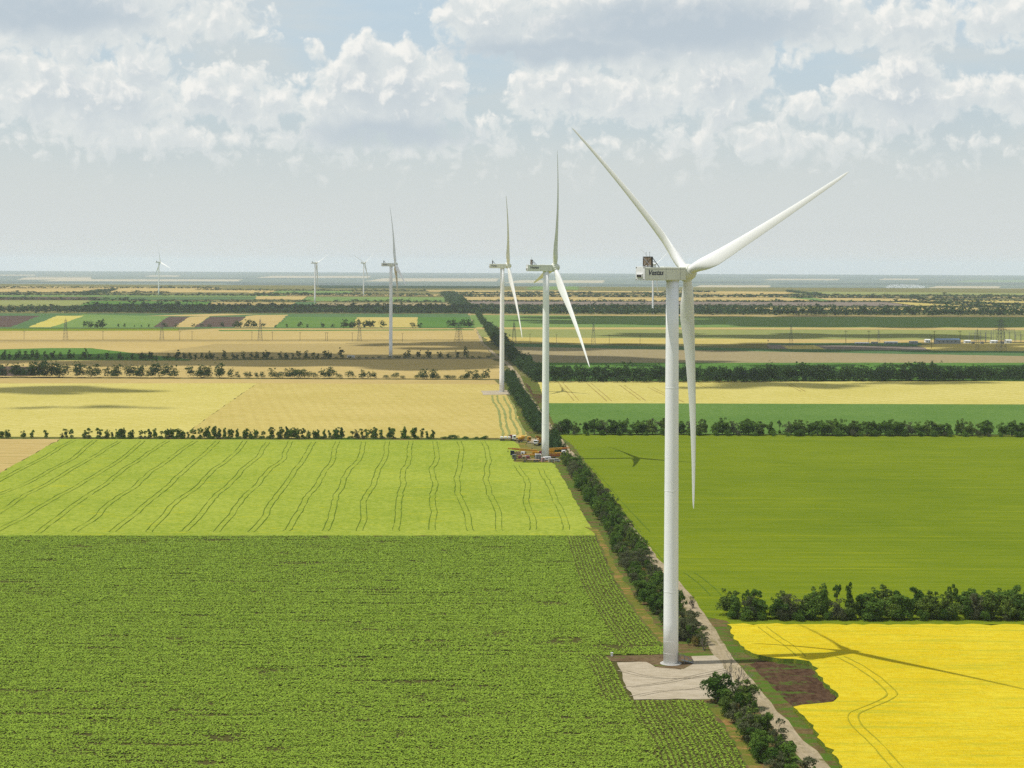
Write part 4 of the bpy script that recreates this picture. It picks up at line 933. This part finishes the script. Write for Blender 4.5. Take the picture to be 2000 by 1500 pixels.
# ------------------------------------------------------------------ young sunflower plants, real leaves in rows
def sunflower_plants():
    rng = np.random.default_rng(9)
    def inside(x, y, poly):
        r = np.zeros(len(x), bool); n = len(poly)
        for i in range(n):
            (x0, y0), (x1, y1) = poly[i], poly[(i+1) % n]
            with np.errstate(divide='ignore', invalid='ignore'):
                c = ((y0 > y) != (y1 > y)) & (x < (x1-x0)*(y-y0)/(y1-y0+1e-12)+x0)
            r ^= c
        return r
    P = lambda px: [(G(a, b).x, G(a, b).y) for a, b in px]
    fieldp = P([(-60,1048),(1164,1048),(1182,1090),(1198,1132),(1226,1175),(1260,1222),(1294,1262),(1308,1280),(1183,1281),(1198,1296),(1218,1340),(1235,1371),(1380,1370),(1395,1398),(1436,1450),(1462,1500),(1490,1560),(-60,1560)])
    edge = smoothline([Vector((a, b, 0)) for a, b in P([(1164,1048),(1182,1090),(1198,1132),(1226,1175),(1260,1222),(1294,1262)])], 2)
    low = smoothline([Vector((a, b, 0)) for a, b in P([(1380,1370),(1395,1398),(1436,1450),(1462,1500),(1490,1560)])], 2)
    padl = smoothline([Vector((a, b, 0)) for a, b in P([(1183,1281),(1198,1296),(1218,1340),(1235,1371)])], 1)
    def strip(line, off, length):
        xs = []
        ln = dense(line, .42)
        for i in range(len(ln)-1):
            t = (ln[i+1]-ln[i])
            if t.length < 1e-6: continue
            t.normalize(); s = Vector((t.y, -t.x, 0)); q = ln[i]-s*off if s.x > 0 else ln[i]+s*off
            xs.append((q.x, q.y))
        return np.array(xs)
    def dist_x(line, x, y):
        ly = np.array([p.y for p in line]); lx = np.array([p.x for p in line]); o = np.argsort(ly)
        xi = np.interp(y, ly[o], lx[o], left=1e6, right=1e6); return xi-x
    ys = np.arange(283, 610, .62); pts = []
    for k, yy in enumerate(ys):
        hw = 1060/FPX*yy+4; xs = np.arange(-hw, 70, .40)+rng.uniform(0, .40)
        pts.append(np.stack([xs+rng.normal(0, .09, len(xs)), np.full(len(xs), yy)+rng.normal(0, .06, len(xs))+.25*np.sin(xs*.03+k), ], 1))
    pts = np.concatenate(pts); ok = inside(pts[:, 0], pts[:, 1], fieldp); pts = pts[ok]
    dx = dist_x(edge, pts[:, 0], pts[:, 1]); k1 = (dx < 11) & (dx > -5)
    dl = dist_x(low, pts[:, 0], pts[:, 1]); k2 = (dl < 17) & (dl > -5)
    dp = dist_x(padl, pts[:, 0], pts[:, 1]); k3 = (dp < 6.5) & (dp > -1)
    pts = pts[~(k1 | k2 | k3)]
    extra = [strip(edge, .9+1.08*i, 0) for i in range(10)]+[strip(low, 1.+1.1*i, 0) for i in range(16)]+[strip(padl, .8+1.05*i, 0) for i in range(6)]
    ex = np.concatenate(extra); ex = ex+rng.normal(0, .07, ex.shape); ex = ex[inside(ex[:, 0], ex[:, 1], fieldp)]
    # thin and bare places in the stand
    def vn(x, y, sx, sy, seed):
        r = np.random.default_rng(seed); g = r.random((400, 400)); u = x/sx+150.3; v = y/sy+20.7; i = np.floor(u).astype(int) % 399; j = np.floor(v).astype(int) % 399
        fu = u-np.floor(u); fv = v-np.floor(v); fu = fu*fu*(3-2*fu); fv = fv*fv*(3-2*fv)
        return (g[i, j]*(1-fu)+g[i+1, j]*fu)*(1-fv)+(g[i, j+1]*(1-fu)+g[i+1, j+1]*fu)*fv
    vig = .45*vn(pts[:, 0], pts[:, 1], 9, 3.2, 1)+.3*vn(pts[:, 0], pts[:, 1], 3, 1.4, 2)+.25*vn(pts[:, 0], pts[:, 1], 45, 22, 3)
    st_ = vn(pts[:, 0], pts[:, 1], 16, 1.6, 5); st_ = np.where(st_ > .86, .25, 1.)*np.where(vn(pts[:, 0], pts[:, 1], 60, .8, 6) > .9, .35, 1.)
    keep = rng.random(len(pts)) < np.clip((vig-.17)*7, .15, .985)*st_; pts = pts[keep]; vig = vig[keep]
    vg2 = np.clip(.45*vn(ex[:, 0], ex[:, 1], 6, 3, 1)+.4, 0, 1); k = rng.random(len(ex)) < .93; ex = ex[k]; vg2 = vg2[k]
    small = np.concatenate([np.ones(len(pts)), np.full(len(ex), .92)]); pts = np.concatenate([pts, ex]); vig = np.concatenate([vig, vg2]); n = len(pts)
    nl = 4; N_ = n*nl; c = np.repeat(pts, nl, 0); vg = np.repeat(vig, nl)
    a = rng.uniform(0, 6.283, N_); sz = (.205+.13*vg)*np.repeat(small, nl)*rng.uniform(.75, 1.3, N_); tl = rng.uniform(-.1, .5, N_); h = SUNZ+.12+.30*vg*rng.uniform(.4, 1.1, N_)
    d = np.stack([np.cos(a), np.sin(a), -.0*a], 1); s = np.stack([-np.sin(a), np.cos(a), 0*a], 1)
    o = np.stack([c[:, 0], c[:, 1], h], 1); d3 = d*np.cos(tl)[:, None]+np.array([0, 0, 1.])*np.sin(tl)[:, None]*rng.choice([-1, 1], N_, p=[.65, .35])[:, None]
    sz = sz[:, None]
    v = np.stack([o, o+d3*sz*.9+s*sz*.62, o+d3*sz*1.75, o+d3*sz*.9-s*sz*.62], 1).reshape(-1, 3)
    me = quads_mesh('sunflower_plants', v, MATS['sun_leaf'])
    tag(mesh_obj('sunflower_plants', me), 'countless young green sunflower plants in rows over the dark soil of the foreground', 'sunflowers', kind='stuff')
leafmat('sun_leaf', (.112,.195,.012), (.245,.350,.036), .2)
sunflower_plants()

# ------------------------------------------------------------------ clouds overhead whose shadows lie on the fields
def cloud(px, py, wx, wy, seed, label, H=1900.):
    rng = np.random.default_rng(seed); g = G(px, py); c = g+sdir*(H/sdir.z)
    bm = bmesh.new(); n = int(10+wx*wy/2500); n = min(n, 90)
    for i in range(n):
        a = rng.uniform(0, 6.28); q = math.sqrt(rng.uniform(0, 1)); r = rng.uniform(*((.22, .42) if n < 30 else (.14, .28)))*min(wx, wy*1.6)*(1.25-.6*q)
        M = Matrix.Translation(Vector((math.cos(a)*q*wx, math.sin(a)*q*wy, rng.uniform(0, 40)))) @ Matrix.Diagonal((r*rng.uniform(.8, 2.2), r, min(90, r*.5), 1))
        bmesh.ops.create_icosphere(bm, subdivisions=3, radius=1, matrix=M)
    for v in bm.verts:
        p = v.co*.018; v.co += Vector((math.sin(p.y*3.1+p.x), math.sin(p.x*2.7+1), 0))*9+Vector(rng.normal(size=3))*2.2
    me = bpy.data.meshes.new('cloud'); bm.to_mesh(me); bm.free(); me.materials.append(MATS['cloud_white'])
    o = mesh_obj('cloud', me); o.location = c; tag(o, label, 'cloud', kind='structure')
plain('cloud_white', (250,250,250), 1., 0., var=.01, k=.9)
for i, (px, py, wx, wy, lb) in enumerate([
    (60,762,62,50,'cloud shading the left end of the light yellow field'), (130,797,46,9,'small cloud streak shading the light yellow field at left'),
    (660,704,330,120,'long cloud shading the dull wheat round the fourth turbine'), (930,676,120,170,'cloud shading the road bend beyond the third turbine'),
    (1850,680,520,95,'wide cloud shading the fields before the substation'), (1750,628,620,260,'wide cloud shading the green field behind the substation'), (1560,657,240,90,'cloud shading the fields left of the substation'),
    (1480,754,65,34,'small cloud shading the yellow field right of the nearest tower'), (1790,749,50,20,'small cloud shading the yellow field further right'),
    (1700,717,260,32,'cloud shading the bright green strip on the right'), (520,604,620,230,'wide cloud shading the dark left wood'), (1250,606,330,160,'cloud shading the dark right tree belt'),
    (1000,672,40,60,'small cloud shading the roadside trees by the pylon')]):
    cloud(px, py, wx, wy, 100+i, lb)

# ------------------------------------------------------------------ vehicles and yard things at the second turbine
def wheels(parent, pos, r=.5, w=.35):
    for x, y in pos:
        mb = MB(); mb.tube((x, y-w/2, r), (x, y+w/2, r), r, n=14); mb.cur = 1; mb.tube((x, y-w/2-.01, r), (x, y+w/2+.01, r), r*.5, n=10)
        mb.build('wheel', [MATS['tyre'], MATS['galvanised']], parent)
def vehicle(name, p, rz, label, cat, group=None):
    o = empty(name, (p.x, p.y, zf(p.y)+.25), R(rz)); tag(o, label, cat, group); return o
def cab(parent, x, z, mat, L=2.0, H=2.0, W_=2.4):
    mb = MB(); mb.box((x, 0, z+H/2), (L, W_, H), bev=.14); c = mb.build('cab', MATS[mat], parent)
    mb = MB(); mb.box((x+L/2+.005, 0, z+H*.66), (.03, W_-.4, H*.42)); mb.build('windscreen', MATS['glass_dark'], c)
    for sy in (-1, 1):
        mb = MB(); mb.box((x+.2, sy*(W_/2+.005), z+H*.66), (L*.5, .03, H*.36)); mb.build('side_window', MATS['glass_dark'], c)
def crane(px, py, rz, label, boom=12.5, mat='crane_yellow', lift=4):
    o = vehicle('mobile_crane', G(px, py), rz, label, 'crane')
    mb = MB(); mb.box((0, 0, 1.25), (11, 2.6, .7), bev=.08); mb.box((-3.2, 0, 1.75), (3.6, 2.4, .4)); mb.build('carrier', MATS[mat], o)
    cab(o, 4.7, 1.0, 'white_paint', 1.9, 1.7)
    mb = MB(); mb.lathe([(1.1, 1.6), (1.1, 1.9)], 16, Matrix.Translation((-1.2, 0, 0))); mb.box((-1.6, 0, 2.4), (3.4, 2.2, 1.0), bev=.1); mb.build('turntable', MATS[mat], o)
    mb = MB(); mb.box((-3.9, 0, 2.5), (1.1, 2.6, 1.3), bev=.06); mb.build('counterweight', MATS['steel_red'], o)
    t = R(lift); M = Matrix.Rotation(-t, 4, 'Y'); root = Vector((-2.4, 0, 3.2))
    for k, (a, b, w) in enumerate([(0, boom*.62, .95), (boom*.6, boom*.86, .74), (boom*.85, boom, .55)]):
        mb = MB(); mb.box(root+M @ Vector(((a+b)/2, 0, 0)), (b-a, w, w*1.05), M=M); mb.build('boom_section', MATS[mat if k != 1 else 'crane_orange'], o)
    mb = MB(); e = root+M @ Vector((boom, 0, 0)); mb.tube(e, e-Vector((0, 0, 1.2)), .05); mb.box(e-Vector((0, 0, 1.5)), (.4, .4, .6), bev=.05); mb.build('hook', MATS['dark_metal'], o)
    for x in (3.1, -4.8):
        for sy in (-1, 1):
            mb = MB(); mb.box((x, sy*2.0, 1.0), (.3, 1.9, .25)); mb.tube((x, sy*2.9, .05), (x, sy*2.9, 1.0), .1); mb.lathe([(.35, -.2), (.35, .0)], 10, Matrix.Translation((x, sy*2.9, 0))); mb.build('outrigger', MATS['galvanised'], o)
    wheels(o, [(x, sy*1.15) for x in (4.4, 2.0, -1.5, -3.2) for sy in (-1, 1)], .6)
    return o
def truck(px, py, rz, label, cabmat, load, loadmat, L=9.):
    o = vehicle('truck', G(px, py), rz, label, 'truck')
    mb = MB(); mb.box((0, 0, .95), (L, 1.0, .3)); mb.box((-1.1, 0, 1.2), (L-2.4, 2.5, .18)); mb.build('chassis', MATS['timber'], o)
    cab(o, L/2-.9, .75, cabmat, 2.0, 2.2)
    if load == 'blocks':
        for k in range(3): mb = MB(); mb.box((-3+k*2, 0, 1.75), (1.5, 2.2, .9), bev=.08); mb.build('load_block', MATS[loadmat], o)
    elif load == 'boom':
        mb = MB(); mb.box((-1, 0, 1.9), (L-2.2, .9, .9), bev=.05); mb.tube((-1, 0, 2.3), (2, 0, 3.0), .12); mb.build('load_beam', MATS[loadmat], o)
    elif load == 'drum':
        mb = MB(); mb.smooth = True; mb.lathe([(.5, -2), (1.15, -1.0), (1.25, .4), (.8, 1.6), (.5, 1.9)], 18, Matrix.Translation((-1.2, 0, 2.4)) @ Matrix.Rotation(R(80), 4, 'Y')); mb.build('drum', MATS[loadmat], o)
    wheels(o, [(x, sy*1.05) for x in (L/2-1.3, -L/2+1.2, -L/2+2.5) for sy in (-1, 1)], .5)
    return o
def container(px, py, size, rz, label, mat, cat='container', name='container', group=None):
    p = G(px, py); o = empty(name, (p.x, p.y, zf(p.y)+.2), R(rz)); tag(o, label, cat, group); x, y, z = size
    mb = MB(); mb.box((0, 0, z/2), (x, y, z), bev=.04); mb.build('shell', MATS[mat], o)
    mb = MB()
    for sx in (-1, 1):
        for sy in (-1, 1): mb.box((sx*x/2, sy*y/2, z/2), (.18, .18, z+.06))
    for zz in (0.02, z): 
        for sy in (-1, 1): mb.box((0, sy*y/2, zz), (x, .16, .16))
        for sx in (-1, 1): mb.box((sx*x/2, 0, zz), (.15, y, .15))
    mb.build('corner_frame', MATS['white_paint'], o)
    mb = MB(); mb.box((0, -y/2-.02, z*.45), (min(1., x*.35), .05, z*.75)); mb.build('door', MATS['joint_grey'], o)
    return o
def car(px, py, rz, label, mat='white_paint', name='car'):
    o = vehicle(name, G(px, py), rz, label, 'car' if name == 'car' else 'van')
    van = name == 'van'; mb = MB(); mb.box((0, 0, .75), (4.6, 1.85, .7), bev=.15)
    mb.box((-.2 if not van else -.4, 0, 1.35 if not van else 1.5), (2.6 if not van else 3.7, 1.65, .65 if not van else .95), bev=.2); mb.build('body', MATS[mat], o)
    mb = MB(); mb.box((-.2, 0, 1.38), (2.3, 1.69, .36)); mb.box((-.2 if not van else -.1, 0, 1.4), (2.7 if not van else 3.4, 1.4, .34)); mb.build('windows', MATS['glass_dark'], o)
    wheels(o, [(x, sy*.85) for x in (1.4, -1.4) for sy in (-1, 1)], .34, .22); return o
crane(1040, 894, 176, 'yellow mobile crane left of the second turbine, boom laid flat pointing left', 14.5)
crane(1082, 891, 4, 'yellow mobile crane right of the second turbine, boom laid flat pointing right', 10.5)
truck(1013, 893, 182, 'dark truck with a beam at the left end of the crane yard', 'person_blue', 'boom', 'timber', 8)
truck(1019, 900.5, 178, 'flat trailer truck with dark red blocks in front of the left crane', 'grey_box', 'blocks', 'steel_red', 9)
truck(1037, 903.5, 181, 'empty timber coloured flatbed at the front of the crane yard', 'timber', 'none', 'timber', 8.5)
truck(1088, 897.5, 2, 'dark red truck carrying an orange beam at the right end of the yard', 'steel_red', 'boom', 'crane_orange', 7.5)
container(1051, 900.5, (2.5, 5, 3.1), 4, 'grey container with white edges standing left of the second tower', 'grey_box')
container(1027, 899, (3.2, 2.4, 1.9), -4, 'low grey box on the yard between the flatbed and the left crane', 'grey_box')
container(1077, 903.5, (2.6, 1.9, 1.6), 6, 'small pinkish crate in front of the second tower', 'timber', 'crate', 'crate')
container(1060.5, 903, (1.3, 1.3, 2.0), 15, 'bright red cabinet at the foot of the second tower', 'bright_red', 'cabinet', 'cabinet')
car(1070, 901, 20, 'white van parked at the foot of the second tower', name='van')
car(1085, 903.5, 170, 'grey car parked at the right front of the crane yard', 'joint_grey')
truck(1008, 861, 178, 'dark red truck on the field track left of the yellow mixer', 'steel_red', 'none', 'timber', 7)
truck(1023, 864.5, 4, 'yellow drum truck on the access track behind the crane yard', 'crane_yellow', 'drum', 'crane_yellow', 7.5)
truck(991, 861.5, 2, 'long white trailer truck at the end of the ragged tree row', 'white_paint', 'blocks', 'white_paint', 9)
crane(1053, 869, 250, 'orange yellow crane just behind the second tower with boom lowered towards it', 8, 'crane_yellow', 12)
car(661, 857.2, 5, 'small white car parked under the ragged row of trees on the left')
for i, x in enumerate((680.5, 685.5, 690.5)): container(x, 699.2, (2.2, 2.0, 2.3), 0, ['leftmost','middle','rightmost'][i]+' of three small white huts left of the fourth turbine base', 'white_paint', 'hut', 'hut', 'white huts by the fourth turbine')
def person(px, py, label, rz=0):
    o = empty('person', G(px, py)+Vector((0, 0, .2)), R(rz)); tag(o, label, 'person')
    J = {'pel':(0,0,.95),'ch':(0,0,1.32),'nk':(0,0,1.50),'hd':(0,.01,1.64),'tp':(0,0,1.74),'hl':(-.1,0,.9),'kl':(-.12,.04,.5),'fl':(-.13,0,.08),'hr':(.1,0,.9),'kr':(.13,.05,.5),'fr':(.15,.02,.08),
         'sl':(-.19,0,1.42),'el':(-.27,.0,1.14),'wl':(-.26,.12,.92),'sr':(.19,0,1.42),'er':(.28,.02,1.15),'wr':(.2,.2,1.05)}
    Rr = {'pel':.15,'ch':.17,'nk':.06,'hd':.10,'tp':.08,'hl':.09,'kl':.065,'fl':.05,'hr':.09,'kr':.065,'fr':.05,'sl':.065,'el':.05,'wl':.035,'sr':.065,'er':.05,'wr':.035}
    E_ = [('pel','ch'),('ch','nk'),('nk','hd'),('hd','tp'),('pel','hl'),('hl','kl'),('kl','fl'),('pel','hr'),('hr','kr'),('kr','fr'),('ch','sl'),('sl','el'),('el','wl'),('ch','sr'),('sr','er'),('er','wr')]
    ks = list(J); me = bpy.data.meshes.new('body'); me.from_pydata([J[k] for k in ks], [(ks.index(a), ks.index(b)) for a, b in E_], [])
    b = mesh_obj('body', me, o); me.materials.append(MATS['person_blue']); md = b.modifiers.new('skin', 'SKIN'); sv = me.skin_vertices[0].data
    for i, k in enumerate(ks): sv[i].radius = (Rr[k], Rr[k]); sv[i].use_root = (k == 'pel')
    b.modifiers.new('smooth', 'SUBSURF').levels = 1
person(1039, 882, 'person in dark clothes standing behind the left yellow crane')

# ------------------------------------------------------------------ pylons, poles, substation
def pylon_mesh(H=26.):
    mb = MB(); w = lambda z: 2.6*(1-z/H*.72)
    for sx in (-1, 1):
        for sy in (-1, 1): mb.tube((sx*w(0), sy*w(0), 0), (sx*w(H), sy*w(H), H), .12, .08, 4)
    zs = [0, 4, 8, 11.5, 14.5, 17, 19.5, 22, 24.5]
    for a, b in zip(zs, zs[1:]):
        for s in (-1, 1):
            for q in (0, 1):
                p = lambda z, k: ((k*w(z), s*w(z), z) if q == 0 else (s*w(z), k*w(z), z))
                mb.tube(p(a, -1), p(b, 1), .055, n=4); mb.tube(p(a, 1), p(b, -1), .055, n=4); mb.tube(p(b, -1), p(b, 1), .055, n=4)
    mb.tube((0, 0, H-1), (0, 0, H+2), .12, n=4)
    return mb.mesh('lattice_mast', MATS['lattice'])
def arm_mesh(L):
    mb = MB()
    for sx in (-1, 1):
        for sy in (-.5, .5): mb.tube((sx*.5, sy, 0), (sx*L, 0, .1), .1, n=4); mb.tube((sx*.5, sy, 1.1), (sx*L, 0, .1), .08, n=4)
        mb.tube((sx*L, 0, .1), (sx*L, 0, -1.5), .09, n=5)
    return mb.mesh('cross_arm', MATS['lattice'])
PM, A1, A2 = pylon_mesh(), arm_mesh(4.6), arm_mesh(3.3)
def pylon(px, py, top, label, wide=1., rz=90):
    p = G(px, py); k = (py-top)*p.y/FPX/28.; o = empty('pylon', p, R(rz)); o.scale = (k*wide, k*wide, k); tag(o, label, 'pylon', 'lattice pylons of the power lines')
    mesh_obj('lattice_mast', PM, o)
    for z, m in ((17.4, A1), (20.6, A1), (23.8, A2)): mesh_obj('cross_arm', m, o).location.z = z
for px, py, tp, lb, wd, rz in [(128,664,620,'faint lattice pylon near the left edge behind the wheat',1,90),(316,665,624,'lattice pylon in front of the narrow dark parcel',1,90),(508,666,620,'lattice pylon in front of the pale tan parcel',1,90),
    (702,667,625,'lattice pylon left of the fourth turbine tower',1,80),(896,669,626,'heavy lattice pylon just left of the dirt road',1.6,40),(1004,672,626,'lattice pylon right behind the third turbine tower',1,80),
    (1159,673,628,'dark lattice pylon right of the second turbine blade tip',1,90),(1545,677,632,'lattice pylon by the small yellow trapezoid field',1,80),(1716,680,642,'lattice pylon standing at the low substation huts',1,80),
    (1955,686,618,'tallest pylon at the right end of the substation',1.2,20),(1909,684,640,'lattice pylon before the middle of the substation',.8,80)]:
    pylon(px, py, tp, lb, wd, rz)
mb = MB(); mb.tube((0, 0, 0), (0, 0, 10), .2, .14, 6); POLE = mb.mesh('mast', MATS['pole_dark'])
mb = MB(); mb.box((0, 0, 9.2), (2.6, .2, .2)); [mb.tube((x, 0, 9.3), (x, 0, 9.7), .07, n=5) for x in (-1.1, 0, 1.1)]; PARM = mb.mesh('cross_arm', MATS['pole_dark'])
def pole(px, py, label, k=1.):
    p = G(px, py); o = empty('utility_pole', p, .2); o.scale = (k,)*3; tag(o, label, 'pole', 'utility poles along the track'); mesh_obj('mast', POLE, o); mesh_obj('cross_arm', PARM, o)
for i, (x, y) in enumerate([(47,663.5),(201,664),(351,664.5),(375,664.5),(492,665),(532,665),(586,666),(636,666.5),(639.5,666.5),(688,667),(786,668),(1035,669.5),(1087,670.5),(1190,671),(1250,672),(1652,671),(1825,672),(1819,682),(1875,671),(1697,671)]):
    where = ['near the left edge','left of the first dark parcel','below the narrow dark parcel','right of the second pylon','left of the third pylon','below the tan parcel edge','below the deep green parcel','first of a close pair left of the fourth turbine','second of a close pair left of the fourth turbine','left of the fourth turbine pylon','right of the fourth turbine tower','just right of the pylon behind the third turbine',
             'right of the second turbine tower','just right of the dark pylon','left of the nearest tower','left end of the substation huts','left of the blue roof','in the tan field before the blue roof','right of the blue roof','among the substation huts'][i]
    pole(x, y, f'thin dark utility pole, {where}', 1.1 if x < 1500 else 1.6)
def building(px, py, size, label, wall='wall_grey', roof='white_paint', name='building', shed=False):
    p = G(px, py); o = empty(name, p, R(3)); tag(o, label, 'building'); x, y, z = size
    mb = MB(); mb.box((0, 0, z/2), (x, y, z)); mb.build('wall', MATS[wall], o)
    mb = MB(); e = .4; hx, hy = x/2+e, y/2+e; rh = min(1.6, y*.15)
    mb.add([(-hx,-hy,z),(hx,-hy,z),(hx,hy,z),(-hx,hy,z),(-hx,0,z+rh),(hx,0,z+rh)], [(0,1,5,4),(3,4,5,2),(0,4,3),(1,2,5),(0,3,2,1)]); mb.build('roof', MATS[roof], o)
    for k in range(max(1, int(x/5))):
        mb = MB(); mb.box((-x/2+2.+k*5, -y/2-.03, z*.58), (1.6, .08, 1.1)); w = mb.build('window', MATS['glass_dark'], o)
    mb = MB(); mb.box((x/2-1.2, -y/2-.04, 1.1), (1.2, .1, 2.2)); mb.build('door', MATS['joint_grey'], o)
for px, py, sz, lb, wl, rf in [(1850,671.5,(28,16,5),'long grey hall with a light blue roof in the substation','wall_grey','roof_blue'),(1811,669.5,(6,6,3.6),'small white building left of the blue roofed hall','white_paint','white_paint'),
    (1889,670.5,(7,6,3),'small white building right of the blue roofed hall','white_paint','white_paint'),(1941,671,(8,6,3.2),'white building in the middle of the substation gantries','white_paint','white_paint'),(1969,671,(7,6,4),'white building at the right end of the substation','white_paint','white_paint'),
    (1784,672.5,(9,7,3),'grey building left of the white substation building','wall_grey','wall_grey'),(1740,672.5,(15,6,2.6),'long low grey hut left of the substation','wall_grey','white_paint'),(1683,673,(16,5,2),'long low white hut at the left end of the substation','wall_grey','white_paint'),(1708,672.5,(7,5,2.4),'short low hut between the two long huts','wall_grey','joint_grey')]:
    building(px, py, sz, lb, wl, rf)
def gantry(px, py, label, n=3, h=13.):
    p = G(px, py); o = empty('switchyard_gantry', p, R(10)); tag(o, label, 'gantry', 'steel gantries of the substation')
    for k in range(n+1):
        mb = MB(); x = k*7.; 
        for s in (-.45, .45): mb.tube((x+s, 0, 0), (x+s*.5, 0, h), .12, n=4)
        for z in np.arange(0, h-1, 1.6): mb.tube((x-.42, 0, z), (x+.36, 0, z+1.6), .06, n=4)
        mb.build('column', MATS['galvanised'], o)
    mb = MB(); mb.box((n*3.5, 0, h-.6), (n*7., .4, .14)); mb.box((n*3.5, 0, h-1.5), (n*7., .4, .14))
    for x in np.arange(0, n*7, 1.4): mb.tube((x, 0, h-1.5), (x+.7, 0, h-.6), .06, n=4)
    mb.build('beam', MATS['galvanised'], o)
    for k in range(n):
        for q in (1.8, 3.5, 5.2):
            mb = MB(); mb.tube((k*7+q, 0, h-1.6), (k*7+q, 0, h-3.2), .14, n=6); mb.build('insulator', MATS['joint_grey'], o)
for i, (x, y, n, h) in enumerate([(1893,670,3,13),(1905,668.5,3,15),(1925,669.5,3,13),(1940,668,4,16),(1962,669.5,3,14),(1984,670,3,11)]):
    gantry(x, y, ['leftmost low','second, taller','middle','tallest wide','fifth','rightmost low'][i]+' steel gantry of the substation, counted from the left', n, h)
def transformer(px, py, label):
    p = G(px, py); o = empty('transformer', p, R(5)); tag(o, label, 'transformer', 'transformers of the substation')
    mb = MB(); mb.box((0, 0, 1.6), (4, 2.4, 2.6), bev=.1); mb.build('tank', MATS['joint_grey'], o)
    for sx in (-1.2, 0, 1.2): mb = MB(); mb.tube((sx, 0, 2.9), (sx, 0, 4.6), .18, .1, 8); mb.build('bushing', MATS['steel_red'], o)
    mb = MB(); [mb.box((x, -1.5, 1.5), (.12, .6, 2.0)) for x in np.arange(-1.6, 1.7, .4)]; mb.build('cooling_fins', MATS['wall_grey'], o)
for x, w in ((1900,'left'),(1918,'middle'),(1957,'right')): transformer(x, 672, f'grey transformer on the {w} of the substation yard')
mb = MB()
rs = random.Random(8)
for j, y in enumerate(np.linspace(556.5, 564.5, 9)):
    for x in np.arange(1728+abs(j-4)*3, 1812-abs(j-5)*4, 2.6):
        if rs.random() < .8: g = G(x, y); mb.box((g.x, g.y, g.z+3), (11, 5, .4), M=Matrix.Rotation(R(28), 4, 'X'))  # panels coloured plain white to stand for their sun glitter
tag(mb.build('solar_panels', MATS['white_paint']), 'field of tiny solar panels painted white for glitter in the hazy lowland at right', 'solar panels', kind='stuff')

# ------------------------------------------------------------------ haze
mb = MB(); mb.box((0, 18000, 13), (30000, 43000, 288))
hz = mb.build('haze', []); m = bpy.data.materials.new('haze'); m.use_nodes = True; m.node_tree.nodes.clear(); N = NT(m.node_tree)
pv = N.n('ShaderNodeVolumePrincipled'); pv.inputs['Color'].default_value = (.82, .90, .98, 1); pv.inputs['Density'].default_value = 3.8e-5; pv.inputs['Anisotropy'].default_value = .2
out = N.n('ShaderNodeOutputMaterial'); m.node_tree.links.new(pv.outputs[0], out.inputs['Volume'])
hz.data.materials.clear(); hz.data.materials.append(m); tag(hz, 'thin pale haze that fades the far fields to blue', 'haze', kind='stuff')
